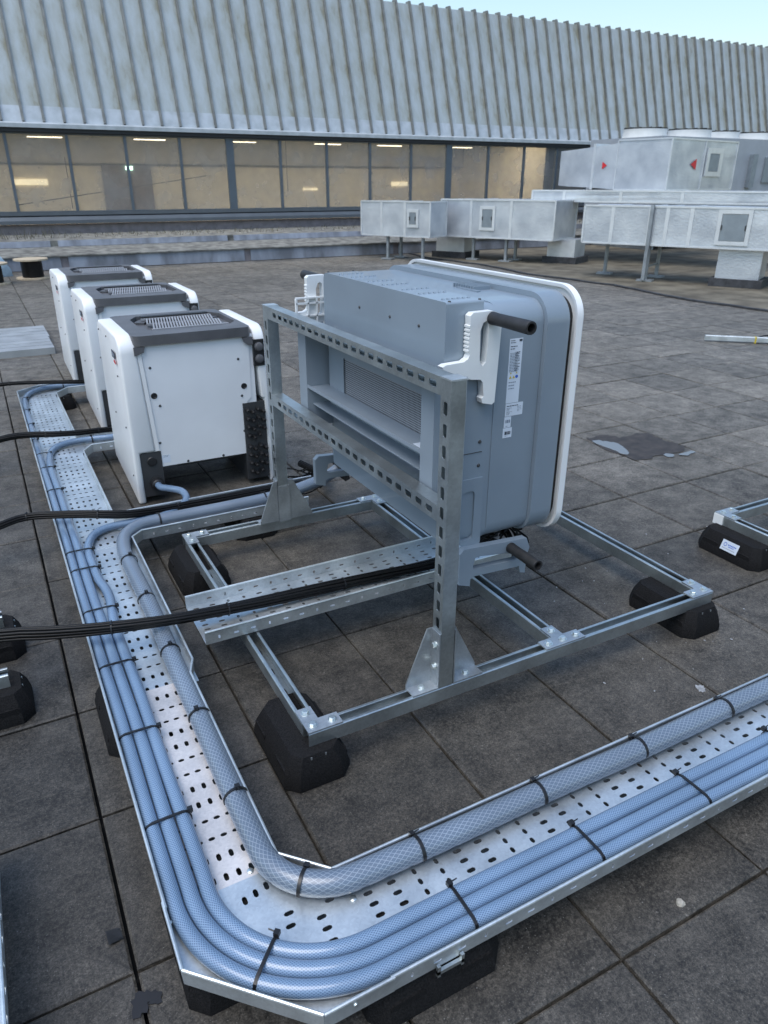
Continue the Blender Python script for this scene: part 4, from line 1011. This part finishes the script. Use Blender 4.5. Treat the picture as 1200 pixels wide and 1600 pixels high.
# ------------------------------------------------------------------ black cable bundles
def bundle(pts, n, rc, rb, label, ties, seed):
    rnd = random.Random(seed); c = spline(pts, .035)
    t = thing('cable_bundle', tuple(c[len(c)//2]-V((0, 0, rb))), label, 'cable bundle', 'black cable bundles')
    offs = [(0, 0)] if n < 8 else []
    k = n-len(offs); 
    for i in range(k):
        a = 2*PI*i/k; offs.append((rb*math.cos(a), rb*math.sin(a)))
    if n > 9: offs = [(rb*.38*math.cos(2.1*i), rb*.38*math.sin(2.1*i)) for i in range(3)]+[(rb*math.cos(2*PI*i/(n-3)), rb*math.sin(2*PI*i/(n-3))) for i in range(n-3)]
    for j, (a, b) in enumerate(offs):
        ph = rnd.random()*6; P = []; s = 0
        for i, p in enumerate(c):
            if i: s += (p-c[i-1]).length
            d = (c[min(i+1, len(c)-1)]-c[max(i-1, 0)]).normalized(); u = d.cross(V((0, 0, 1))).normalized(); w_ = u.cross(d)
            tw = .9*math.sin(s*1.3+seed); ca_, sa = math.cos(tw), math.sin(tw); m_ = 1+.16*math.sin(s*6+ph)
            P.append(p+u*(a*ca_-b*sa)*m_+w_*(a*sa+b*ca_)*m_)
        bm = NB(); tube(bm, P, rc, 8); part('cable', bm, M['cable'], t, sharp=60)
    for q in ties:
        i = int(q*(len(c)-2)); p, d = c[i], (c[i+1]-c[i]).normalized(); u = d.cross(V((0, 0, 1))).normalized(); w_ = u.cross(d); R = rb+rc+.0012; P = []
        for a in range(13): P.append(p+u*R*math.cos(2*PI*a/12)+w_*R*math.sin(2*PI*a/12))
        bm = NB(); ribbon(bm, P[::-1], d, .0035, .0012); box(bm, -.003, .003, -.003, .003, -.003, .003, T=Matrix.Translation(p+w_*R*.85+u*R*.5)); part('cable_tie', bm, M['tie'], t)
    return t
bundle([(-.9, 1.25, .10), (-.5, 1.13, .15), (-.146, 1.005, .172), (-.03, .955, .174), (.10, .913, .172), (.276, .876, .168), (.42, .868, .160), (.56, .866, .152), (.75, .862, .148), (.95, .852, .147), (1.17, .835, .15), (1.32, .83, .17), (1.4, .86, .28), (1.22, .9, .41)], 13, .0046, .0135, 'thickest black cable bundle, crossing over the hoses onto the tray in the frame', (.16, .24, .33, .43, .56, .7), 1)
bundle([(-.7, 1.75, .02), (-.35, 1.80, .10), (-.13, 1.826, .150), (-.02, 1.852, .160), (.12, 1.803, .160), (.22, 1.757, .157), (.323, 1.738, .142), (.45, 1.755, .125), (.568, 1.772, .118), (.80, 1.782, .114), (1.02, 1.79, .112), (1.15, 1.82, .09), (1.25, 1.95, .05), (1.2, 2.15, .06)], 9, .0044, .0115, 'black cable bundle entering the branch tray before the nearest white inverter', (.2, .33, .45, .6), 2)
bundle([(-.6, 2.86, .05), (-.25, 2.89, .12), (-.066, 2.902, .158), (.05, 2.907, .160), (.18, 2.88, .152), (.28, 2.885, .142), (.43, 2.897, .135), (.62, 2.90, .12), (.9, 3.0, .08), (1.0, 3.4, .1)], 8, .0044, .0105, 'black cable bundle passing behind the nearest white inverter', (.25, .4, .52), 3)
bundle([(-.6, 4.1, .06), (-.25, 4.09, .13), (-.015, 4.078, .155), (.12, 4.06, .155), (.25, 4.03, .150), (.42, 3.995, .14), (.65, 4.0, .12), (.95, 4.15, .1), (1.0, 4.5, .1)], 7, .0044, .0095, 'farthest black cable bundle, going behind the middle white inverter', (.35, .5), 4)
# heap of spare leads under the far post
bm = NB(); rnd = random.Random(5)
for k in range(16):
    cx, cy = 1.16+rnd.uniform(-.06, .06), 2.0+rnd.uniform(-.08, .08); r0 = rnd.uniform(.03, .1); a0 = rnd.random()*6
    P = [V((cx+r0*1.2*math.cos(a0+a*.4), cy+r0*math.sin(a0+a*.4), .012+.004*k*.6+.012*math.sin(a+k))) for a in range(9)]
    tube(bm, spline(P, .02), .0035, 6)
tag(obj('cable_heap', bm, M['cable'], sharp=60), 'tangle of spare black leads on the pavers right of the nearest white inverter', 'cables')

# ------------------------------------------------------------------ neighbouring frames (edges of the photo)
fr2 = thing('steel_frame', (2.75, .4, .079), 'corner of a second channel frame at the right edge of the photo', 'frame')
rk, rack = rack, fr2
beam('base_beam', (2.3815, .6935, zb), (3.4, .6935, zb), UPZ, True, start=.08, pitch=.1); beam('base_beam', (2.402, -.6, zb), (2.402, .6725, zb), UPZ, True, start=.08, pitch=.1)
beam('base_beam', (2.402+.98, -.6, zb), (2.402+.98, .6725, zb), UPZ)
corner_plate(*Lp(2.381, .7145, 1, -1))
bm = NB(); box(bm, 2.3775, 2.3812, .6725, .7145, .0785, .1205); bev(bm, .0012, 1); part('end_cap', bm, M['offwhite'], fr2)
rack = rk
fR = foot(2.376, .58, 0, 'black rubber foot with a white sticker at the right edge', RF)
bm = NB(); c00 = V((2.2985, .597, .0765)); uy = V((-.001, -.072, 0)); uz = V((-.0085, .004, -.040))
bm.faces.new([bm.verts.new(p) for p in (c00, c00+uy, c00+uy+uz, c00+uz)]); s0 = mark(bm)
def onst(a0, a1, b0, b1, i, lift=-.0004):
    s = mark(bm); L_ = V((lift, 0, 0)); bm.faces.new([bm.verts.new(c00+uy*a+uz*b+L_) for a, b in ((a0, b0), (a1, b0), (a1, b1), (a0, b1))]); setmat(bm, s, i)
for k in range(10):
    a = 2*PI*k/10; b = 2*PI*(k+1)/10; s = mark(bm)
    f = lambda q, r0: c00+uy*(.22+.10*r0*math.cos(q))+uz*(.40+.2*r0*math.sin(q))+V((-.0004, 0, 0))
    bm.faces.new([bm.verts.new(p) for p in (f(a, 1), f(b, 1), f(b, .7), f(a, .7))]); setmat(bm, s, 1)
for k in range(6): onst(.38+k*.085, .38+k*.085+.06, .3, .42, 1)
for k in range(5): onst(.42+k*.07, .42+k*.07+.05, .5, .58, 1)
for k in range(9): onst(.1+k*.085, .1+k*.085+.06, .74, .80, 2)
bmesh.ops.recalc_face_normals(bm, faces=bm.faces)
part('sticker', bm, [M['label'], M['blue'], M['ink_l']], fR, recalc=False)
fr3 = thing('steel_frame', (-.5, 1.05, .079), 'channel ends of a frame at the left edge of the photo, on two rubber feet', 'frame')
rack = fr3
beam('base_beam', (-.9, 1.225, zb), (-.142, 1.225, zb), UPZ); beam('base_beam', (-.9, .905, zb), (-.142, .905, zb), UPZ)
rack = rk
foot(-.235, 1.225, PI/2, 'black rubber foot at the left edge, under the thick cable bundle', RF)
foot(-.235, .905, PI/2, 'black rubber foot at the left edge, nearer the camera than its neighbour', RF)

# ------------------------------------------------------------------ loose things on the paving
def slab(x0, x1, y0, y1, z0, z1, label):
    t = thing('metal_sheet', ((x0+x1)/2, (y0+y1)/2, z0), label, 'metal sheet', 'grey metal sheets at the left edge')
    bm = NB(); box(bm, x0, x1, y0, y1, z0, z1); bev(bm, .004, 2); part('panel', bm, M['alu'], t)
    bm = NB()
    for k in range(3): y = y0+(y1-y0)*(k+1)/4; box(bm, x0+.01, x1-.01, y-.004, y+.004, z1, z1+.003)
    part('fold', bm, M['alu'], t)
slab(-1.2, .455, 6.22, 6.82, .0, .05, 'farther of the two grey metal sheets lying at the left edge')
slab(-1.2, .44, 5.66, 6.20, .0, .055, 'nearer of the two grey metal sheets lying at the left edge')
def reel(x, y, R, h, label):
    t = thing('cable_reel', (x, y, 0), label, 'cable reel', 'cable reels by the parapet')
    for z in (.0, h-.022):
        bm = NB(); cyl(bm, (x, y, z), (x, y, z+.022), R, n=36); bev(bm, .003, 1); part('flange', bm, M['wood'], t)
    bm = NB(); lathe(bm, (x, y, .022), (0, 0, 1), [(0, R*.60)]+[(h*k/22, R*(.62+.012*(k % 2))) for k in range(1, 19)]+[(h-.045, R*.6)], 32); part('cable_winding', bm, M['cable'], t)
reel(.72, 11.35, .235, .28, 'wooden reel of black cable nearest the white inverters, by the parapet')
reel(.16, 10.9, .235, .28, 'second cable reel, cut by the left edge of the photo')
bm = NB(); rnd = random.Random(9)
bmesh.ops.create_icosphere(bm, subdivisions=4, radius=1)
for v_ in bm.verts:
    c = v_.co.copy(); k = 1+.08*math.sin(9*c.x+3*c.z)+.06*math.sin(14*c.y+5*c.z)+rnd.uniform(-.02, .02); v_.co = V((c.x*.42*k+.02, c.y*.22*k+11.9, max(0, c.z*.34*k+.02)))
tag(obj('wrapped_bundle', bm, M['film'], sharp=50), 'heap wrapped in pale blue film behind the cable reels', 'wrapped goods')
# galvanised length with yellow strap
d = (V((6.62, 2.66, 0))-V((5.68, 3.50, 0))).normalized(); p0 = V((5.68, 3.50, .012)); ch = thing('loose_channel', tuple(p0), 'loose galvanised channel lying on the pavers at the right edge', 'channel')
bm = NB(); strut(bm, p0, p0+d*1.9, (0, 0, 1)); part('channel', bm, M['zinc'], ch)
bm = NB(); T = Matrix.Translation(p0+d*.42) @ Matrix.Rotation(math.atan2(d.y, d.x), 4, 'Z'); box(bm, -.007, .007, -.023, .023, -.011, .043, T=T); bev(bm, .003, 1); part('yellow_strap', bm, M['yellow'], ch)
bm = NB(); tube(bm, spline([p0+d*.45+V((0, .03, .03)), p0+d*.6+V((.05, .12, .04)), p0+d*.9+V((.1, .16, .02)), p0+d*1.4+V((.1, .1, .01))], .03), .006, 7); tube(bm, spline([p0+d*.5+V((-.02, -.05, -.005)), p0+d*.48+V((-.05, -.16, -.005)), p0+d*.7+V((-.02, -.18, -.005)), p0+d*1.0+V((0, -.1, -.005))], .03), .005, 7)
tag(obj('loose_cable', bm, M['cable']), 'thin black cable curled beside the loose channel', 'cable')

# ------------------------------------------------------------------ parapet and building
X0, X1 = -12, 40
par = thing('parapet_wall', (5, 12.8, 0), 'low stepped parapet of lead-grey panels along the building', 'wall')
bm = NB(); box(bm, X0, X1, 12.38, 12.62, -.02, .205); part('wall_core', bm, M['brick'], par)
xs = [-5.6, -2.1, 1.28, 4.35, 7.4, 10.4, 13.4]
for a, b in zip(xs, xs[1:]):
    bm = NB(); prism(bm, [(12.35, .01), (12.372, .01), (12.372, .2), (12.36, .2)], 'x', a+.06, b-.06); bev(bm, .004, 1); part('face_panel', bm, M['wallpanel'], par)
    bm = NB(); prism(bm, [(13.16, .30), (13.2, .30), (13.2, .395), (13.18, .395)], 'x', a+.02, b-.1); bev(bm, .004, 1); part('upper_panel', bm, M['wallpanel'], par)
bm = NB(); prism(bm, [(12.33, .206), (12.33, .225), (13.2, .30), (13.2, .206)], 'x', X0, X1); part('ledge', bm, M['ledge'], par)
bm = NB(); prism(bm, [(13.205, .25), (13.205, .395), (14.46, .43), (14.46, .25)], 'x', X0, X1); struct('planted_strip', bm, M['ledge'])
bm = NB(); rnd = random.Random(3)
for k in range(1500):
    x = rnd.uniform(-4, 14); y = rnd.uniform(13.5, 14.4); h = rnd.uniform(.03, .11)*(1.6 if rnd.random() < .1 else 1)*(1.5 if math.sin(x*1.7)+math.sin(x*.6+2) > .8 else .7); a = rnd.random()*PI; dx, dy = .007*math.cos(a), .007*math.sin(a); z = .395+.028*(y-13.2)
    lx, ly = rnd.uniform(-.06, .06), rnd.uniform(-.06, .06)
    v_ = [bm.verts.new(p) for p in ((x-dx, y-dy, z), (x+dx, y+dy, z), (x+lx, y+ly, z+h))]; bm.faces.new(v_)
tag(obj('weeds', bm, M['weed']), 'dry weeds growing on the strip below the windows', 'weeds', kind='stuff')

YB = 14.5
bld = thing('building', (8, 16, 0), 'building with ribbed metal roof above a band of lit windows', 'building')
bm = NB(); box(bm, X0, X1, 14.47, 14.66, -.1, .585); part('base_wall', bm, M['brick'], bld)
bm = NB(); prism(bm, [(14.38, .60), (14.38, .66), (14.42, .72), (14.62, .74), (14.62, .60)], 'x', X0, X1); prism(bm, [(14.44, .7415), (14.44, .80), (14.62, .80), (14.62, .7415)], 'x', X0, X1); part('sill', bm, M['sill'], bld)
mull = [-3.2, -2.18, -1.16, -.14, .863, 1.863, 2.862, 3.865, 4.84, 5.888, 6.922, 7.934, 8.955, 9.95, 11.04, 12.085, 13.08, 14.1, 15.1, 16.15, 17.17, 18.2]
wide = {4.84: .15, 9.95: .15, 15.1: .15, -.14: .15}
for a, b in zip(mull, mull[1:]):
    wa, wb = wide.get(a, .05)/2, wide.get(b, .05)/2
    bm = NB(); plate(bm, [(a, .802), (b, .802), (b, 2.085), (a, 2.085)], [[(a+wa, .815), (b-wb, .815), (b-wb, 2.06), (a+wa, 2.06)]], (0, 14.48, 0), (1, 0, 0), (0, 0, 1), .06)
    for v_ in bm.verts:
        if v_.co.y > 14.5: pass
    wf = part('window', bm, M['frame'], bld)
    bm = NB(); bm.faces.new([bm.verts.new(p) for p in ((a+wa-.005, 14.515, .81), (b-wb+.005, 14.515, .81), (b-wb+.005, 14.515, 2.065), (a+wa-.005, 14.515, 2.065))]); part('pane', bm, M['glass'], wf)
bm = NB(); box(bm, X0, -3.2, 14.48, 14.6, .8, 2.085); box(bm, 18.2, X1, 14.48, 14.6, .8, 2.085); part('wall_panel', bm, M['frame'], bld)
bm = NB(); box(bm, X0, X1, 14.40, 14.66, 2.088, 2.15); part('soffit', bm, M['soffit'], bld)
bm = NB(); prism(bm, [(14.36, 2.152), (14.36, 2.215), (14.40, 2.238), (14.52, 2.238), (14.52, 2.152)], 'x', X0, X1); part('fascia', bm, M['skirt'], bld)
SL = .33; ZR0, ZR1 = 2.24, 4.80
ry = lambda z: YB+SL*(z-2.257)
bm = NB(); prism(bm, [(ry(2.5), 2.5), (ry(ZR1), ZR1), (ry(ZR1)+.25, ZR1+.03), (ry(ZR1)+8, ZR1+.05), (ry(ZR1)+8, 2.5)], 'x', X0, X1); part('roof', bm, M['roof'], bld)
bm = NB(); prism(bm, [(ry(2.24)-.005, 2.24), (ry(2.5)-.005, 2.4995), (ry(2.5)+.3, 2.4995), (ry(2.24)+.3, 2.24)], 'x', X0, X1); part('roof_skirt', bm, M['skirt'], bld)
bm = NB(); k = -36
while .863+k*.339 < 36:
    x = .863+k*.339+random.uniform(-.008, .008)
    prism(bm, [(ry(2.26)-.05, 2.26), (ry(2.26)-.004, 2.24), (ry(ZR1)+.002, ZR1), (ry(ZR1)+.12, ZR1+.016), (ry(ZR1)+.12, ZR1+.05), (ry(ZR1)-.03, ZR1+.05), (ry(ZR1)-.06, ZR1-.02)], 'x', x-.02, x+.02); k += 1
part('standing_seam', bm, M['seam'], bld)
# room behind the glass
bm = NB(); box(bm, X0, X1, 18.5, 18.6, -.6, 2.7); box(bm, 12.9, 13.0, 14.7, 18.5, -.6, 2.7); part('room_wall', bm, M['room'], bld)
bm = NB(); box(bm, X0, X1, 14.66, 18.6, 2.62, 2.7); box(bm, X0, X1, 14.66, 18.6, -.7, -.6)
for k in range(10): box(bm, X0, X1, 14.9+k*.4, 14.98+k*.4, 2.5, 2.62)
part('room_ceiling', bm, M['room_dk'], bld)
bm = NB(); box(bm, X0, X1, 18.3, 18.49, 1.68, 2.62); part('bulkhead', bm, M['bulk'], bld)
bm = NB(); box(bm, 3.0, 4.1, 18.40, 18.49, -.6, 1.67); part('room_door', bm, M['brick'], bld)
for x in (1.7, 3.75, 5.75, 7.85, 9.5, 11.6, -1, -3.2):
    for yy in (16.5,):
        bm = NB(); box(bm, x-.7, x+.7, 15.1, 15.4, 2.40, 2.44); part('hidden_fill_lamp', bm, M['lamp3'], bld)  # added lamp, out of sight above the soffit line, brightens the back wall
        bm = NB(); box(bm, x-.32, x+.32, yy-.05, yy+.05, 2.10, 2.115); part('strip_light', bm, M['lamp'], bld)
for x, z, w_, h in ((1.45, 1.23, .7, .12), (3.9, 1.25, .34, .12), (4.0, 1.42, .09, .18), (10.9, 1.2, .5, .1), (8.2, 1.1, .4, .05)):
    bm = NB(); box(bm, x-w_/2, x+w_/2, 18.46, 18.49, z, z+h); part('wall_lamp', bm, M['lamp2'], bld)
bm = NB(); box(bm, 3.52, 3.68, 18.36, 18.38, 1.55, 1.63); part('exit_sign', bm, M['exit'], bld)
bm = NB()
for a, b in (((.9, 15.3, .9), (5.2, 17, 1.45)), ((2.0, 16.4, .8), (2.0, 16.4, 1.75)), ((4.3, 16.4, .8), (4.3, 16.4, 1.3)), ((6.6, 16, 1.1), (6.6, 16, 2.4))): cyl(bm, a, b, .008, n=8)
part('handrail', bm, M['soffit'], bld)

# ------------------------------------------------------------------ rooftop ducts
AZ = math.radians(-27.5)
ud = V((-math.sin(AZ)*1, -math.cos(AZ), 0)); vd = V((math.cos(AZ), -math.sin(AZ), 0))   # ud: towards the camera, vd: to the right and away
def duct_T(p, az=AZ):
    c, s = math.cos(az), math.sin(az)
    return Matrix(((-s, c, 0, p[0]), (-c, -s, 0, p[1]), (0, 0, 1, 0), (0, 0, 0, 1)))
def duct(p, L, W, z0, z1, label, seams=(), hatches=(), legs=(), arrows=(), az=AZ, taper=None):
    t = thing('air_duct', (p[0], p[1], 0), label, 'air duct', 'foil-clad air ducts on the roof'); T = duct_T(p, az)
    P = lambda nm, bm, m, par=t: part(nm, bm, m, par, T=T)
    bm = NB(); box(bm, 0, L, 0, W, z0, z1)
    if taper:
        for v_ in bm.verts:
            if v_.co.x < .01: v_.co.z = taper[0] if v_.co.z < (z0+z1)/2 else taper[1]
    bmesh.ops.subdivide_edges(bm, edges=bm.edges[:], cuts=5, use_grid_fill=True)
    for v_ in bm.verts: v_.co += V((random.uniform(-1, 1), random.uniform(-1, 1), random.uniform(-1, 1)))*.006
    P('casing', bm, M['foil'])
    for s in seams: bm = NB(); box(bm, s-.025, s+.025, -.009, W+.009, z0-.009, z1+.009); P('tape_seam', bm, M['tape'])
    bm = NB()
    for a, b in ((0, 0), (L, 0), (0, W), (L, W)): box(bm, a-.012, a+.012, b-.012, b+.012, z0, z1)
    for z in (z0, z1):
        if not taper: box(bm, 0, L, -.012, .012, z-.012, z+.012)
        box(bm, L-.012, L+.012, 0, W, z-.012, z+.012)
    if not taper: P('edge_tape', bm, M['tape'])
    for (a, z, w_, h) in hatches:
        bm = NB(); plate(bm, [(a-w_/2-.05, z-h/2-.05), (a+w_/2+.05, z-h/2-.05), (a+w_/2+.05, z+h/2+.05), (a-w_/2-.05, z+h/2+.05)], [[(a-w_/2, z-h/2), (a+w_/2, z-h/2), (a+w_/2, z+h/2), (a-w_/2, z+h/2)]], (0, -.022, 0), (1, 0, 0), (0, 0, 1), .02)
        hf = P('hatch_frame', bm, M['tape'])
        bm = NB(); box(bm, a-w_/2+.006, a+w_/2-.006, -.02, -.010, z-h/2+.006, z+h/2-.006); bev(bm, .003, 1); P('hatch', bm, M['hatch'], hf)
        bm = NB(); box(bm, a-w_/2+.004, a-w_/2+.02, -.032, -.02, z-.03, z+.03); box(bm, a+w_/2-.02, a+w_/2-.004, -.032, -.02, z-.03, z+.03); P('latch', bm, M['charcoal'], hf)
    for a, b, h0 in legs:
        bm = NB(); box(bm, a-.022, a+.022, b-.022, b+.022, .03, h0); box(bm, a-.11, a+.11, b-.07, b+.07, .006, .03); P('leg', bm, M['leg'])
    for (a, z, s) in arrows:
        bm = NB(); prism(bm, [(a-.05*s, z-.06), (a-.05*s, z+.06), (a+.05*s, z)], 'y', -.013, -.0115); P('arrow_mark', bm, M['red'])
    return t
def curb(cx, cy, wx, wy, h, label):
    t = thing('roof_curb', (cx, cy, 0), label, 'roof curb', 'foil-clad shafts under the ducts'); T = duct_T((cx, cy))
    bm = NB(); box(bm, -wx/2, wx/2, -wy/2, wy/2, .10, h); part('shaft', bm, M['foil'], t, T=T)
    bm = NB(); box(bm, -wx/2-.06, wx/2+.06, -wy/2-.06, wy/2+.06, .006, .11); bev(bm, .01, 1); part('base', bm, M['curb'], t, T=T)
duct((6.43, 11.92), 1.47, .56, .42, .99, 'farthest foil duct piece, left end of the lower duct line', seams=(.45, .95), hatches=((1.12, .72, .14, .2),), legs=((.55, .06, .42), (.55, .5, .42), (1.3, .06, .42)))
duct((7.70, 11.20), 2.2, 1.0, .40, 1.02, 'middle foil duct piece with a small hatch, between its two neighbours', seams=(.62, 1.4), hatches=((.95, .72, .2, .3),), legs=((.65, .1, .4), (1.3, .1, .4), (1.3, .5, .4)))
duct((7.98, 7.735), 3.6, .75, .50, 1.0, 'nearest long foil duct at the right edge, on a strut trestle', seams=(.42, .95, 1.18, 1.5), hatches=((2.05, .76, .32, .34),), legs=((.98, .06, .5), (.98, .62, .5), (.2, .6, .5)))
bm = NB()
curb(9.30, 9.55, .50, .50, .40, 'foil shaft on a black curb under the end of the middle duct')
curb(9.28, 5.95, .55, .50, .50, 'foil shaft on a black curb under the nearest duct')
curb(8.15, 11.35, .6, .45, .42, 'foil shaft on a black curb behind the far duct legs')
# trestle brace and post on duct C
tb = thing('duct_trestle', (7.98, 6.9, 0), 'tall galvanised trestle post standing against the nearest duct', 'trestle'); T = duct_T((7.98, 7.735))
bm = NB(); box(bm, .955, 1.0, -.07, -.028, .03, 1.02); part('post', bm, M['leg'], tb, T=T)
bm = NB(); box(bm, .97, .99, .04, .66, .19, .215); part('brace', bm, M['leg'], tb, T=T)
# upper level: plinth duct, boxes, fan units
duct((9.05, 10.3), 4.0, 1.4, 1.0, 1.17, 'flat wide foil duct seen above the nearest duct', seams=(.6, 1.6, 2.6))
UAZ = math.radians(-11.5)
duct((10.16, 10.92), 1.24, .8, 1.19, 1.93, 'upper left foil duct with a red arrow pointing right', seams=(.75,), arrows=((1.0, 1.58, 1),), az=UAZ, taper=(1.245, 1.83))
ub = duct((10.414, 9.71), 1.03, 2.24, 1.185, 1.975, 'large upper foil box with a small hatch and a red arrow pointing left', az=UAZ)
T2 = Matrix.Translation((10.62, 8.70, 0)) @ Matrix.Rotation(-UAZ-PI/2+PI/2, 4, 'Z')
cz, sz = math.cos(UAZ), math.sin(UAZ); T2 = Matrix(((cz, sz, 0, 10.62), (-sz, cz, 0, 8.70), (0, 0, 1, 0), (0, 0, 0, 1)))
bm = NB(); plate(bm, [(1.16, 1.40), (1.72, 1.40), (1.72, 1.86), (1.16, 1.86)], [[(1.26, 1.48), (1.60, 1.48), (1.60, 1.77), (1.26, 1.77)]], (0, -.026, 0), (1, 0, 0), (0, 0, 1), .02); hf = part('hatch_frame', bm, M['tape'], ub, T=T2)
bm = NB(); box(bm, 1.265, 1.595, -.022, -.013, 1.485, 1.765); part('hatch', bm, M['hatch'], hf, T=T2)
bm = NB(); prism(bm, [(.84, 1.50), (.84, 1.68), (.66, 1.59)], 'y', -.017, -.0155); part('arrow_mark', bm, M['red'], ub, T=T2)
bm = NB(); box(bm, 1.08, 1.1, -.015, .0, 1.185, 1.975); part('tape_seam', bm, M['tape'], ub, T=T2)
ahu = thing('fan_unit', (14.8, 11.6, 0), 'long grey rooftop unit with four round white fans on top', 'rooftop unit')
bm = NB(); box(bm, 12.4, 18.5, 10.6, 12.6, .25, 2.14); bev(bm, .02, 1); part('casing', bm, M['unit'], ahu)
for x in (12.5, 14.4, 16.6): bm = NB(); box(bm, x, x+.15, 10.65, 12.5, .006, .25); part('leg', bm, M['leg'], ahu)
for k, (x, y) in enumerate(((12.95, 11.6), (14.05, 11.4), (15.2, 11.6), (16.3, 11.5))):
    bm = NB(); lathe(bm, (x, y, 2.14), (0, 0, 1), [(0, .46), (.12, .44), (.17, .45), (.17, .41), (.1, .40)], 32); fh = part('fan_cowl', bm, M['fan'], ahu)
    bm = NB(); cyl(bm, (x, y, 2.312), (x, y, 2.330), .43, n=28)
    for a in range(6): T = Matrix.Translation((x, y, 2.331)) @ Matrix.Rotation(a*PI/6, 4, 'Z'); box(bm, -.44, .44, -.006, .006, 0, .012, T=T)
    part('fan_guard', bm, M['black'], fh)
for q_ in ((15.1, 15.25, 10.5, 10.599, 1.2, 1.85), (14.55, 14.64, 10.55, 10.599, 1.8, 1.9), (15.6, 16.2, 10.56, 10.599, 1.3, 1.8)): bm = NB(); box(bm, *q_); bev(bm, .01, 1); part('door', bm, M['hatch'], ahu)
print('built', len(bpy.data.objects))
